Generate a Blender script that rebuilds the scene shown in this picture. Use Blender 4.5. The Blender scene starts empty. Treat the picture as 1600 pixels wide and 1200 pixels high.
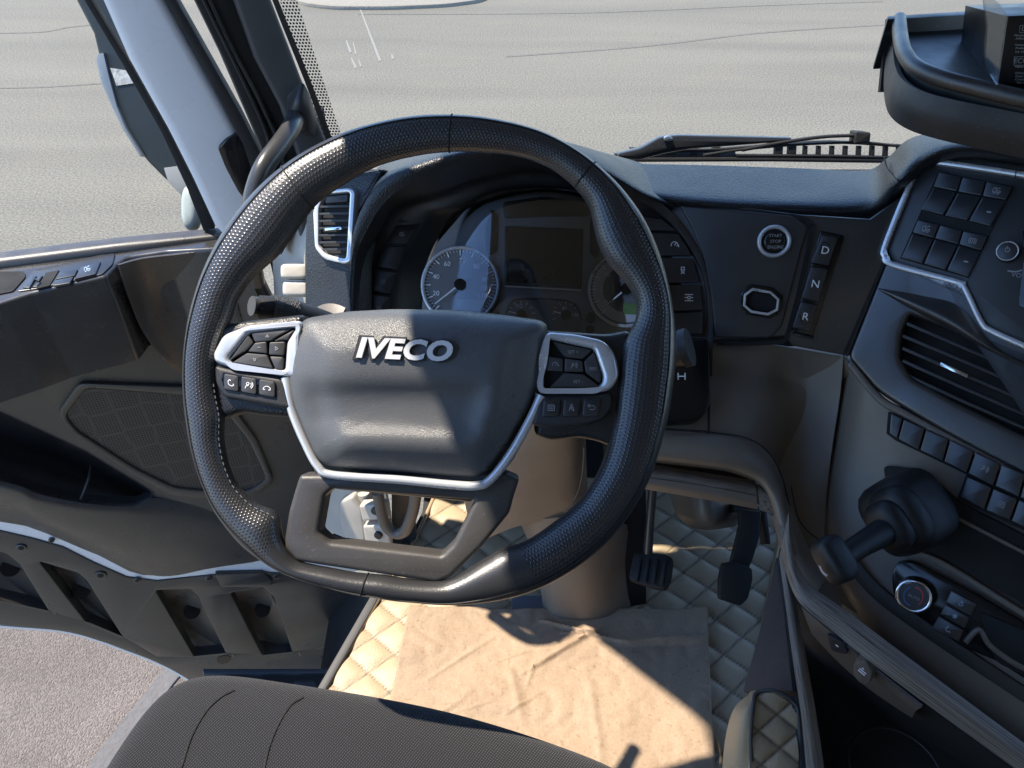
import bpy, bmesh, math, random
from mathutils import Vector, Matrix
from mathutils.geometry import tessellate_polygon
random.seed(7)
R = math.radians
scene = bpy.context.scene
C = scene.collection

# ------------------------------------------------------------------ camera
PITCH = R(40.0); FPX = 1200.0; CAM = Vector((0, 0, 1.3))
cd = bpy.data.cameras.new('camera'); cam = bpy.data.objects.new('camera', cd); C.objects.link(cam)
cam.location = CAM; cam.rotation_euler = (R(90) - PITCH, 0, 0)
cd.sensor_width = 36; cd.lens = 36 * FPX / 1600; cd.clip_start = 0.02; cd.clip_end = 500
scene.camera = cam
# ------------------------------------------------------------------ sky, sun, exposure
SUN_A, SUN_B = 0.50, 0.17            # run of the sun ray towards -x and +y per metre of height
sv = Vector((-SUN_A, SUN_B, 1)).normalized()
elev = math.asin(sv.z); azim = math.atan2(sv.x, sv.y)
w = bpy.data.worlds.new('World'); scene.world = w; w.use_nodes = True
nt = w.node_tree; bg = nt.nodes['Background']
sky = nt.nodes.new('ShaderNodeTexSky'); sky.sky_type = 'NISHITA'; sky.sun_disc = False
sky.sun_elevation = elev; sky.sun_rotation = azim; sky.air_density = 1.0; sky.dust_density = 0.1; sky.ozone_density = 6.0; sky.altitude = 1500
nt.links.new(sky.outputs[0], bg.inputs[0]); bg.inputs[1].default_value = 0.15
sd = bpy.data.lights.new('sun', 'SUN'); sd.energy = 3.5; sd.angle = R(0.7); sd.color = (1.0, 0.90, 0.76)
so = bpy.data.objects.new('sun', sd); C.objects.link(so); so.location = (-3, 0, 6)
so.rotation_euler = sv.to_track_quat('Z', 'Y').to_euler()
scene.view_settings.view_transform = 'Standard'; scene.view_settings.look = 'None'
scene.view_settings.exposure = 1.55; scene.view_settings.gamma = 1
scene.render.engine = 'CYCLES'
cy = scene.cycles
cy.use_denoising = True; cy.max_bounces = 10; cy.diffuse_bounces = 6; cy.transparent_max_bounces = 16
cy.sample_clamp_indirect = 6; cy.caustics_reflective = False; cy.caustics_refractive = False

# ------------------------------------------------------------------ geometry from the picture: rays on real planes
CP_, SP_ = math.cos(PITCH), math.sin(PITCH)
FWD = Vector((0, CP_, -SP_)); UP = Vector((0, SP_, CP_)); RT = Vector((1, 0, 0))
def ray(px, py): return FWD + RT * ((px - 800) / FPX) + UP * ((600 - py) / FPX)
def W(px, py, d): return CAM + ray(px, py) * d
class Plane:
    def __init__(s, p, n):
        s.p = Vector(p); s.n = Vector(n).normalized()
        if s.n.dot(CAM - s.p) < 0: s.n = -s.n
        ref = RT - s.n * RT.dot(s.n); s.u = ref.normalized(); s.v = s.n.cross(s.u)
    def at(s, px, py, off=0.0):
        r = ray(px, py); t = (s.n.dot(s.p - CAM) + off) / s.n.dot(r); return CAM + r * t
    def loc(s, q): q = q - s.p; return Vector((q.dot(s.u), q.dot(s.v)))
    def wor(s, a, off): return s.p + s.u * a[0] + s.v * a[1] + s.n * off
def P3(a, b, c):
    a, b, c = W(*a), W(*b), W(*c); return Plane(a, (b - a).cross(c - a))
def HZ(z): return Plane((0, 0, z), (0, 0, 1))

def link(o, parent):
    C.objects.link(o)
    if parent is not None:
        o.parent = parent
        o.matrix_parent_inverse = Matrix.Translation(-wl(parent))
    return o
WL = {}
def wl(o): return WL[o.name]
def mk(name, verts, faces, m, parent=None, smooth=0.0, uvs=None, attr=None):
    verts = [Vector(v) for v in verts]
    c = sum(verts, Vector()) / max(1, len(verts))
    me = bpy.data.meshes.new(name); me.from_pydata([v - c for v in verts], [], faces)
    me.materials.append(m)
    if uvs:
        ul = me.uv_layers.new(name='UVMap')
        for l in me.loops: ul.data[l.index].uv = uvs[l.vertex_index]
    if attr:
        for k, vals in attr.items():
            a = me.attributes.new(k, 'FLOAT', 'POINT')
            for i, x in enumerate(vals): a.data[i].value = x
    me.validate(); me.update()
    if smooth:
        me.shade_smooth(); me.set_sharp_from_angle(angle=R(smooth))
    o = bpy.data.objects.new(name, me); link(o, parent); o.location = c; WL[o.name] = c
    return o
def thing(name, label, cat, loc, group=None):
    o = bpy.data.objects.new(name, None); C.objects.link(o); o.location = loc; o.empty_display_size = .05
    WL[o.name] = Vector(loc); o['label'] = label; o['category'] = cat
    if group: o['group'] = group
    return o
def tag(o, label, cat, group=None):
    o['label'] = label; o['category'] = cat
    if group: o['group'] = group
    return o
def struct(o): o['kind'] = 'structure'; return o

def rnd(pts, r, n=5):
    """round the corners of a closed outline"""
    out = []; N = len(pts)
    rr = r if isinstance(r, (list, tuple)) else [r] * N
    for i in range(N):
        a, b, c = Vector(pts[i - 1][:2]), Vector(pts[i][:2]), Vector(pts[(i + 1) % N][:2])
        k = min(rr[i], (a - b).length * .45, (c - b).length * .45)
        if k <= 0: out.append(tuple(b)); continue
        p, q = b + (a - b).normalized() * k, b + (c - b).normalized() * k
        for j in range(n + 1):
            t = j / n; out.append(tuple(p * (1 - t) ** 2 + b * 2 * t * (1 - t) + q * t * t))
    return out
def area(l): return sum(l[i - 1].x * l[i].y - l[i].x * l[i - 1].y for i in range(len(l))) / 2
def inset(l, d):
    n = len(l); out = []; s = 1 if area(l) > 0 else -1
    for i in range(n):
        a, b, c = l[i - 1], l[i], l[(i + 1) % n]
        e1 = (b - a); e2 = (c - b)
        if e1.length < 1e-9 or e2.length < 1e-9: out.append(b.copy()); continue
        e1.normalize(); e2.normalize()
        n1 = Vector((-e1.y, e1.x)) * s; n2 = Vector((-e2.y, e2.x)) * s
        m = n1 + n2
        if m.length < .2: m = n1.copy()
        m.normalize(); k = d / max(.45, m.dot(n1)); out.append(b + m * k)
    return out
def slab(name, pts, pl, off, th, m, parent=None, bevel=0.0, holes=(), r=0, seg=2, smooth=40):
    """outline traced in the picture, laid on a real plane, given thickness and bevelled edge"""
    outs = [rnd(pts, r) if r else pts] + [list(h) for h in holes]
    loops = []
    for k, o in enumerate(outs):
        l = [pl.loc(pl.at(p[0], p[1], off)) for p in o]
        l = [l[i] for i in range(len(l)) if (l[i] - l[i - 1]).length > 1e-6]
        if (area(l) > 0) != (k == 0): l.reverse()
        loops.append(l)
    return slab_loops(name, loops, pl, off, th, m, parent, bevel, seg, smooth)
def slab_loops(name, loops, pl, off, th, m, parent, bevel, seg=2, smooth=40):
    V = []; Fc = []; top = []
    for k, l in enumerate(loops):
        n = len(l); rings = []
        base = len(V); V += [pl.wor(a, off - th) for a in l]; rings.append(base)
        if bevel > 0:
            for s in range(seg + 1):
                a = s / seg * math.pi / 2
                li = inset(l, bevel * (1 - math.cos(a)) * (1 if k == 0 else -1)) if s else l
                rings.append(len(V)); V += [pl.wor(q, off - bevel + bevel * math.sin(a)) for q in li]
            topl = li
        else:
            rings.append(len(V)); V += [pl.wor(q, off) for q in l]; topl = l
        top.append((rings[-1], topl))
        for r0, r1 in zip(rings, rings[1:]):
            for i in range(n):
                j = (i + 1) % n; Fc.append((r0 + i, r0 + j, r1 + j, r1 + i))
        if k == 0 and len(loops) == 1: Fc.append(tuple(base + i for i in reversed(range(n))))
    idx = []
    for b, l in top: idx += [b + i for i in range(len(l))]
    for t in tessellate_polygon([[Vector((a.x, a.y, 0)) for a in l] for _, l in top]):
        a, b, c = [V[idx[i]] for i in t]
        f = (idx[t[0]], idx[t[1]], idx[t[2]])
        if (b - a).cross(c - a).dot(pl.n) < 0: f = f[::-1]
        Fc.append(f)
    return mk(name, V, Fc, m, parent, smooth)
def ribbon(name, path, wd, pl, off, th, m, parent=None, bevel=0, closed=False, sm=6):
    """strip of width wd (picture units at the path) along a traced path"""
    if sm: path = cr([Vector((p[0], p[1], 0)) for p in path], sm)
    P = [Vector((p[0], p[1])) for p in path]; n = len(P)
    A, B = [], []
    for i in range(n):
        t = (P[min(i + 1, n - 1)] - P[max(i - 1, 0)]).normalized(); q = Vector((-t.y, t.x))
        w_ = wd[0] + (wd[1] - wd[0]) * i / (n - 1) if isinstance(wd, tuple) else wd
        A.append(tuple(P[i] + q * w_ / 2)); B.append(tuple(P[i] - q * w_ / 2))
    return slab(name, A + B[::-1], pl, off, th, m, parent, bevel)
def cr(P, n, closed=False):
    out = []; N = len(P)
    for i in range(N if closed else N - 1):
        if closed: a, b, c, d = P[i - 1], P[i], P[(i + 1) % N], P[(i + 2) % N]
        else: a, b, c, d = P[max(i - 1, 0)], P[i], P[i + 1], P[min(i + 2, N - 1)]
        for j in range(n):
            t = j / n
            out.append(b + (c - a) * .5 * t + (a * 2 - b * 5 + c * 4 - d) * .5 * t * t + (b * 3 - a - c * 3 + d) * .5 * t ** 3)
    if not closed: out.append(P[-1].copy())
    return out
def surf(name, rows, m, parent=None, nu=6, nv=6, th=0.006, smooth=55, pl=None):
    """smooth sheet through a net of points; thickness goes away from the eye"""
    rows = [[(pl.at(*q) if pl else (W(*q) if not isinstance(q, Vector) else q)) for q in r] for r in rows]
    rr = [cr(r, nu) for r in rows]; n = len(rr[0])
    cols = [cr([r[i] for r in rr], nv) for i in range(n)]; mm = len(cols[0])
    V = [cols[i][j] for j in range(mm) for i in range(n)]
    Fc = []
    for j in range(mm - 1):
        for i in range(n - 1):
            a = j * n + i; Fc.append((a, a + n, a + n + 1, a + 1))
    nr = [Vector() for _ in V]
    for f in Fc:
        q = (V[f[2]] - V[f[0]]).cross(V[f[3]] - V[f[1]])
        for k in f: nr[k] += q
    mid = len(V) // 2
    sg = 1 if sum(nr[k].dot(CAM - V[k]) for k in range(0, len(V), max(1, len(V) // 50))) > 0 else -1
    if sg < 0: Fc = [f[::-1] for f in Fc]
    L = len(V)
    V2 = V + [v - nr[k].normalized() * sg * th for k, v in enumerate(V)]
    F2 = Fc + [tuple(k + L for k in f[::-1]) for f in Fc]
    bd = [j * n for j in range(mm)] + [(mm - 1) * n + i for i in range(1, n)] + [j * n + n - 1 for j in range(mm - 2, -1, -1)] + list(range(n - 2, 0, -1))
    for i in range(len(bd)):
        a, b = bd[i - 1], bd[i]
        F2.append((b, a, a + L, b + L) if sg > 0 else (a, b, b + L, a + L))
    uv = [((k % n) / (n - 1), 1 - (k // n) / (mm - 1)) for k in range(L)] * 2
    return mk(name, V2, F2, m, parent, smooth, uvs=uv)
def tube(name, pts, r, m, parent=None, seg=12, n=6, closed=False, flat=1.0, up=None, cap=True, smooth=60):
    pts = [Vector(p) for p in pts]
    P = cr(pts, n, closed) if n > 1 else pts; N = len(P)
    def rad(i):
        if not isinstance(r, (list, tuple)): return r
        t = i / max(1, N - 1) * (len(r) - 1); k = min(int(t), len(r) - 2); return r[k] + (r[k + 1] - r[k]) * (t - k)
    V = []; Fc = []; uv = []; L = 0
    prev = None
    for i in range(N):
        t = ((P[(i + 1) % N] - P[i - 1]) if closed else (P[min(i + 1, N - 1)] - P[max(i - 1, 0)])).normalized()
        if up is not None: s = t.cross(up).normalized()
        elif prev is None:
            s = t.cross(Vector((0, 0, 1)) if abs(t.z) < .9 else Vector((1, 0, 0))).normalized()
        else: s = (prev - t * prev.dot(t)).normalized()
        prev = s; q = s.cross(t)
        if i: L += (P[i] - P[i - 1]).length
        for k in range(seg):
            a = 2 * math.pi * k / seg
            V.append(P[i] + s * math.cos(a) * rad(i) + q * math.sin(a) * rad(i) * flat); uv.append((L, k / seg))
    for i in range(N if closed else N - 1):
        j = (i + 1) % N
        for k in range(seg):
            l = (k + 1) % seg; Fc.append((i * seg + k, j * seg + k, j * seg + l, i * seg + l))
    if not closed and cap:
        Fc.append(tuple(range(seg))); Fc.append(tuple((N - 1) * seg + k for k in reversed(range(seg))))
    return mk(name, V, Fc, m, parent, smooth, uvs=uv)
def ringpts(cx, cy, rx, pl, off=0, n=32, ry=None, a0=0, a1=360):
    """circle of true roundness on the plane, radius given in picture units at its centre"""
    c = pl.at(cx, cy, off); e = (pl.at(cx + 1, cy, off) - pl.at(cx - 1, cy, off)).length / 2 * rx
    ee = e if ry is None else e * ry / rx
    return [c + pl.u * e * math.cos(R(a0 + (a1 - a0) * i / n)) + pl.v * ee * math.sin(R(a0 + (a1 - a0) * i / n)) for i in range(n if a1 - a0 == 360 else n + 1)]
def disc(name, cx, cy, rp, pl, off, th, m, parent=None, bevel=0.0, hole=0, n=36):
    l = [pl.loc(q) for q in ringpts(cx, cy, rp, pl, off, n)]
    if area(l) < 0: l.reverse()
    loops = [l]
    if hole:
        h = [pl.loc(q) for q in ringpts(cx, cy, hole, pl, off, n)]
        if area(h) > 0: h.reverse()
        loops.append(h)
    return slab_loops(name, loops, pl, off, th, m, parent, bevel, 3)
def text(name, s, pl, px, py, hpx, m, parent=None, off=.001, ang=0, ex=.0004, shear=0, bold=0, wpx=None):
    cu = bpy.data.curves.new('t', 'FONT'); cu.body = s; cu.align_x = 'CENTER'; cu.align_y = 'CENTER'; cu.size = 1
    cu.extrude = 0.02; cu.shear = shear; cu.offset = bold; cu.resolution_u = 4; cu.space_character = 1.0 + bold * 1.6
    ob = bpy.data.objects.new('t', cu); C.objects.link(ob)
    me = bpy.data.meshes.new_from_object(ob.evaluated_get(bpy.context.evaluated_depsgraph_get()))
    vs = [v.co.copy() for v in me.vertices]; fs = [tuple(p.vertices) for p in me.polygons]
    bpy.data.objects.remove(ob); bpy.data.curves.remove(cu); bpy.data.meshes.remove(me)
    x0, x1 = min(v.x for v in vs), max(v.x for v in vs); y0, y1 = min(v.y for v in vs), max(v.y for v in vs)
    c = pl.at(px, py, off); a = R(ang)
    X = pl.at(px + math.cos(a), py + math.sin(a), off) - c; k = X.length; X = X.normalized(); Y = pl.n.cross(X)
    sy = k * hpx / (y1 - y0); sx = sy if wpx is None else k * wpx / (x1 - x0)
    V = [c + X * (v.x - (x0 + x1) / 2) * sx + Y * (v.y - (y0 + y1) / 2) * sy + pl.n * (ex if v.z > 0 else -.0005) for v in vs]
    return mk(name, V, fs, m, parent)
def icon(strokes, pl, px, py, sc, m, parent, off=.0012, ang=0, wd=1.4, name='symbol'):
    """small printed pictogram: strokes joined in one flat mesh"""
    V = []; Fc = []; a = R(ang)
    for st in strokes:
        Q = []
        for x, y in st:
            X = x * sc; Y = -y * sc
            Q.append(Vector((px + X * math.cos(a) - Y * math.sin(a), py + X * math.sin(a) + Y * math.cos(a))))
        for i in range(len(Q) - 1):
            t = (Q[i + 1] - Q[i]).normalized(); q = Vector((-t.y, t.x)) * wd / 2; e = t * wd / 3
            b = len(V)
            for z in (Q[i] - e + q, Q[i + 1] + e + q, Q[i + 1] + e - q, Q[i] - e - q): V.append(pl.at(z.x, z.y, off))
            Fc.append((b, b + 1, b + 2, b + 3))
    return mk(name, V, Fc, m, parent)
def arc(cx, cy, r, a0, a1, n=8): return [(cx + r * math.cos(R(a0 + (a1 - a0) * i / n)), cy + r * math.sin(R(a0 + (a1 - a0) * i / n))) for i in range(n + 1)]
IC = {
 'phone': [arc(.2, .2, 1.0, 170, 280), [(-.85, .35), (-.5, .75), (-.25, .5)], [(.3, -.85), (.75, -.65), (.6, -.3)]],
 'hang': [arc(0, -.5, 1.0, 30, 150), [(-.9, 0), (-.9, -.4), (-.5, -.4)], [(.9, 0), (.9, -.4), (.5, -.4)]],
 'voice': [arc(-.3, .4, .35, 0, 360, 8), [(-.8, -.8), (-.6, -.1), (-.1, -.1)], arc(.1, .1, .6, -50, 50, 4), arc(.1, .1, 1.0, -50, 50, 4)],
 'back': [[(-.9, .5), (.5, .5)], arc(.5, 0, .5, 90, -90, 6), [(.5, -.5), (-.4, -.5)], [(-.5, .9), (-.9, .5), (-.5, .1)]],
 'doc': [[(-.8, .7), (.6, .7), (.8, .4), (.8, -.7), (-.8, -.7), (-.8, .7)], [(-.4, .2), (.4, .2)], [(-.4, -.2), (.4, -.2)]],
 'up': [[(-.6, -.4), (0, .5), (.6, -.4), (-.6, -.4)]], 'down': [[(-.6, .4), (0, -.5), (.6, .4), (-.6, .4)]],
 'right': [[(-.4, .6), (.5, 0), (-.4, -.6), (-.4, .6)]], 'minus': [[(-.5, 0), (.5, 0)]],
 'lamp': [arc(.1, 0, .7, -90, 90, 6), [(.1, .7), (.1, -.7)], [(-.2, .6), (-.9, .6)], [(-.2, 0), (-.9, 0)], [(-.2, -.6), (-.9, -.6)]],
 'fog': [arc(-.2, 0, .7, 90, 270, 6), [(-.2, .7), (-.2, -.7)], [(.1, .6), (.9, .4)], [(.1, 0), (.9, -.2)], [(.1, -.6), (.9, -.8)], [(.5, .9), (.5, -.9)]],
 'cruise': [arc(0, -.2, .9, 10, 190, 8), [(0, -.2), (.5, .5)], [(.6, -.4), (1.0, -.1), (1.1, -.6)]],
 'lane': [[(-.5, .8), (.3, .8), (.3, .1), (-.5, .1), (-.5, .8)], [(-.5, -.1), (-.2, -.5), (-.5, -.9)], [(.3, -.1), (0, -.5), (.3, -.9)]],
 'diff': [arc(0, 0, .4, 0, 360, 8), [(-1, 0), (-.4, 0)], [(.4, 0), (1, 0)], [(-1, .8), (1, .8)], [(-1, -.8), (1, -.8)]],
 'truck': [[(-.9, -.4), (-.9, .1), (-.5, .6), (-.1, .6), (-.1, -.4), (-.9, -.4)], arc(-.5, -.6, .22, 0, 360, 6), arc(.4, -.6, .22, 0, 360, 6), [(0, 0), (.9, 0), (.9, -.4), (0, -.4)], [(.2, .5), (.8, .8)]],
 'brake': [arc(0, 0, .55, 0, 360, 10), arc(0, 0, .9, 130, 230, 5), arc(0, 0, .9, -50, 50, 5), [(0, .3), (0, -.1)]],
 'hitch': [[(-.9, .8), (-.9, -.8)], [(.9, .8), (.9, -.8)], [(-.9, 0), (.9, 0)]],
 'power': [arc(0, 0, .6, 120, 420, 10), [(0, .2), (0, .9)]],
 'belt': [arc(0, .6, .3, 0, 360, 6), [(-.6, -.8), (-.4, .1), (.4, .1), (.6, -.8)], [(-.4, .1), (.5, -.8)]],
 'snow': [[(-.8, 0), (.8, 0)], [(-.4, -.7), (.4, .7)], [(.4, -.7), (-.4, .7)]],
 'heat': [arc(0, 0, .8, 200, 340, 6), [(-.3, .6), (-.1, .2), (-.3, -.1)], [(.2, .6), (.4, .2), (.2, -.1)]],
 'recirc': [arc(0, 0, .8, 120, 330, 8), [(.3, -.5), (.7, -.4), (.9, -.8)]],
}

from mathutils.bvhtree import BVHTree
def caster(o):
    me = o.data; bv = BVHTree.FromPolygons([v.co + WL[o.name] for v in me.vertices], [tuple(p.vertices) for p in me.polygons])
    def f(px, py, off=0.0):
        r = ray(px, py).normalized(); h = bv.ray_cast(CAM, r)
        return (h[0] - r * off) if h[0] is not None else None
    return f
# ------------------------------------------------------------------ materials
def nodes(name):
    m = bpy.data.materials.new(name); m.use_nodes = True; t = m.node_tree; return m, t, t.nodes['Principled BSDF']
def M(name, col, rough=.5, metal=0, var=.12, vs=14, grain=None, gs=900, gd=.0004, spec=.5, coat=0, tint=None, rvar=0.08, dust=0):
    m, t, b = nodes(name); L = t.links.new
    b.inputs['Roughness'].default_value = rough; b.inputs['Metallic'].default_value = metal
    b.inputs['Specular IOR Level'].default_value = spec; b.inputs['Coat Weight'].default_value = coat; b.inputs['Coat Roughness'].default_value = .1
    tc = t.nodes.new('ShaderNodeTexCoord')
    ns = t.nodes.new('ShaderNodeTexNoise'); ns.inputs['Scale'].default_value = vs; ns.inputs['Detail'].default_value = 5
    L(tc.outputs['Object'], ns.inputs['Vector'])
    mx = t.nodes.new('ShaderNodeMix'); mx.data_type = 'RGBA'
    c2 = tint or col
    mx.inputs[6].default_value = (*[c * (1 - var) for c in col], 1); mx.inputs[7].default_value = (*[min(1, c * (1 + var)) for c in c2], 1)
    L(ns.outputs['Fac'], mx.inputs[0]); L(mx.outputs[2], b.inputs['Base Color'])
    if dust:
        dn = t.nodes.new('ShaderNodeTexNoise'); dn.inputs['Scale'].default_value = 420; dn.inputs['Detail'].default_value = 3; L(tc.outputs['Object'], dn.inputs['Vector'])
        dl = t.nodes.new('ShaderNodeTexNoise'); dl.inputs['Scale'].default_value = 9; dl.inputs['Detail'].default_value = 6; L(tc.outputs['Object'], dl.inputs['Vector'])
        m1 = t.nodes.new('ShaderNodeMapRange'); m1.inputs[1].default_value = .64; m1.inputs[2].default_value = .74; m1.inputs[4].default_value = dust; L(dn.outputs['Fac'], m1.inputs[0])
        m2 = t.nodes.new('ShaderNodeMapRange'); m2.inputs[1].default_value = .5; m2.inputs[2].default_value = .8; m2.inputs[4].default_value = dust * .12; L(dl.outputs['Fac'], m2.inputs[0])
        ad = t.nodes.new('ShaderNodeMath'); ad.use_clamp = True; L(m1.outputs[0], ad.inputs[0]); L(m2.outputs[0], ad.inputs[1])
        dx = t.nodes.new('ShaderNodeMix'); dx.data_type = 'RGBA'; dx.inputs[7].default_value = (.22, .2, .17, 1); L(ad.outputs[0], dx.inputs[0]); L(mx.outputs[2], dx.inputs[6]); L(dx.outputs[2], b.inputs['Base Color'])
    if rvar:
        mr = t.nodes.new('ShaderNodeMapRange'); mr.inputs[1].default_value = .3; mr.inputs[2].default_value = .7
        mr.inputs[3].default_value = max(.02, rough - rvar); mr.inputs[4].default_value = rough + rvar
        n2 = t.nodes.new('ShaderNodeTexNoise'); n2.inputs['Scale'].default_value = vs * 1.7; n2.inputs['Detail'].default_value = 6
        L(tc.outputs['Object'], n2.inputs['Vector']); L(n2.outputs['Fac'], mr.inputs[0]); L(mr.outputs[0], b.inputs['Roughness'])
    if grain:
        g = t.nodes.new('ShaderNodeTexVoronoi' if grain == 'voronoi' else 'ShaderNodeTexNoise')
        g.inputs['Scale'].default_value = gs
        L(tc.outputs['Object'], g.inputs['Vector'])
        bp = t.nodes.new('ShaderNodeBump'); bp.inputs['Distance'].default_value = gd; bp.inputs['Strength'].default_value = .8
        L(g.outputs[0], bp.inputs['Height']); L(bp.outputs[0], b.inputs['Normal'])
    return m
PLA = M('black_plastic', (.012, .012, .013), .4, spec=.8, grain='noise', gs=1500, gd=.0003, dust=.35)
DGY = M('dark_grey_plastic', (.024, .024, .025), .5, grain='noise', gs=1500, gd=.0003, dust=.35)
DGB = M('brown_grey_plastic', (.14, .117, .094), .4, grain='noise', gs=1500, gd=.00025, dust=.35)
DOOR = M('door_plastic', (.058, .053, .048), .33, spec=.7, grain='noise', gs=1400, gd=.00025, rvar=.1, dust=.35)
SOFT = M('soft_touch_padding', (.016, .018, .021), .40, grain='voronoi', gs=420, gd=.0007, spec=.5, dust=.3, rvar=.015)
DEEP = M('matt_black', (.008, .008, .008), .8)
GLB = M('gloss_black', (.01, .01, .011), .15)
BUT = M('button_plastic', (.022, .023, .026), .34, spec=.8, rvar=.04)
SWB = M('wheel_button_plastic', (.055, .054, .054), .4, rvar=.04)
HUB = M('airbag_cover', (.095, .097, .10), .32, grain='voronoi', gs=1300, gd=.0003, var=.06, dust=.35)
SIL = M('satin_silver', (.66, .67, .69), .3, metal=.45, var=.03)
CHR = M('chrome', (.8, .8, .8), .12, metal=1, var=.02, rvar=.03)
WHT = M('white_paint', (.86, .86, .86), .28, var=.03, coat=.4)
CRM = M('primer_white_metal', (.50, .47, .41), .4, var=.15, tint=(.5, .45, .38))
RUB = M('black_rubber', (.016, .016, .016), .7)
RUG = M('grey_rubber', (.07, .07, .07), .6)
PRN = M('white_print', (.9, .9, .9), .5, var=.02, rvar=0)
PRG = M('grey_print', (.32, .32, .33), .5, var=.02, rvar=0)
PRB = M('pale_blue_print', (.4, .5, .6), .5, var=.02, rvar=0)
RED = M('red_print', (.6, .05, .04), .5, var=.02, rvar=0)
LCD = M('green_lcd', (.16, .26, .10), .3, var=.05)
SCR = M('dark_screen', (.012, .013, .016), .12)
GFA = M('gauge_face', (.17, .17, .175), .5)
GRG = M('gauge_band', (.62, .62, .63), .5)
PDL = M('pedal_rubber', (.012, .012, .012), .6)
MIR = M('mirror_housing', (.012, .016, .018), .5, spec=.2)
KRB = M('kerb_concrete', (.24, .225, .19), .9, grain='noise', gs=60, gd=.01)
CARP = M('grey_carpet', (.06, .058, .06), .95, grain='noise', gs=500, gd=.003)
LINER = M('roof_liner', (.35, .34, .32), .9)

def asphalt():
    m, t, b = nodes('asphalt'); L = t.links.new
    tc = t.nodes.new('ShaderNodeTexCoord')
    def noise(s, d=6, v=None):
        n = t.nodes.new('ShaderNodeTexNoise'); n.inputs['Scale'].default_value = s; n.inputs['Detail'].default_value = d
        L(v or tc.outputs['Object'], n.inputs['Vector']); return n
    mp = t.nodes.new('ShaderNodeMapping'); mp.inputs['Scale'].default_value = (.25, 1.6, 1); mp.inputs['Rotation'].default_value = (0, 0, R(8)); L(tc.outputs['Object'], mp.inputs[0])
    a = noise(.9, 8, mp.outputs[0]); f = noise(62, 6); g = noise(1.6, 4)
    r = t.nodes.new('ShaderNodeValToRGB'); r.color_ramp.elements[0].position = .3; r.color_ramp.elements[1].position = .72
    r.color_ramp.elements[0].color = (.126, .121, .103, 1); r.color_ramp.elements[1].color = (.156, .149, .125, 1)
    L(a.outputs[0], r.inputs[0])
    r2 = t.nodes.new('ShaderNodeValToRGB'); r2.color_ramp.elements[0].position = .3; r2.color_ramp.elements[1].position = .7
    r2.color_ramp.elements[0].color = (.55, .55, .55, 1); r2.color_ramp.elements[1].color = (1.45, 1.44, 1.40, 1); L(f.outputs[0], r2.inputs[0])
    r3 = t.nodes.new('ShaderNodeValToRGB'); r3.color_ramp.elements[0].position = .55; r3.color_ramp.elements[1].position = .8
    r3.color_ramp.elements[0].color = (1, 1, 1, 1); r3.color_ramp.elements[1].color = (1.08, 1.06, 1.0, 1); L(g.outputs[0], r3.inputs[0])
    mx = t.nodes.new('ShaderNodeMix'); mx.data_type = 'RGBA'; mx.blend_type = 'MULTIPLY'; mx.inputs[0].default_value = 1
    L(r.outputs[0], mx.inputs[6]); L(r2.outputs[0], mx.inputs[7])
    m2 = t.nodes.new('ShaderNodeMix'); m2.data_type = 'RGBA'; m2.blend_type = 'MULTIPLY'; m2.inputs[0].default_value = 1
    L(mx.outputs[2], m2.inputs[6]); L(r3.outputs[0], m2.inputs[7])
    # long thin darker tyre streaks
    wv = t.nodes.new('ShaderNodeTexWave'); wv.bands_direction = 'Y'; wv.inputs['Scale'].default_value = .21; wv.inputs['Distortion'].default_value = 3; wv.inputs['Detail'].default_value = 4; wv.inputs['Detail Scale'].default_value = .6
    L(tc.outputs['Object'], wv.inputs[0])
    r4 = t.nodes.new('ShaderNodeValToRGB'); r4.color_ramp.elements[0].position = 0; r4.color_ramp.elements[1].position = .12
    r4.color_ramp.elements[0].color = (.94, .94, .945, 1); r4.color_ramp.elements[1].color = (1, 1, 1, 1); L(wv.outputs[0], r4.inputs[0])
    m3 = t.nodes.new('ShaderNodeMix'); m3.data_type = 'RGBA'; m3.blend_type = 'MULTIPLY'; m3.inputs[0].default_value = 1
    L(m2.outputs[2], m3.inputs[6]); L(r4.outputs[0], m3.inputs[7]); L(m3.outputs[2], b.inputs['Base Color'])
    b.inputs['Roughness'].default_value = .9
    bp = t.nodes.new('ShaderNodeBump'); bp.inputs['Distance'].default_value = .01; bp.inputs['Strength'].default_value = .6
    L(f.outputs[0], bp.inputs['Height']); L(bp.outputs[0], b.inputs['Normal']); return m
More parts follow.
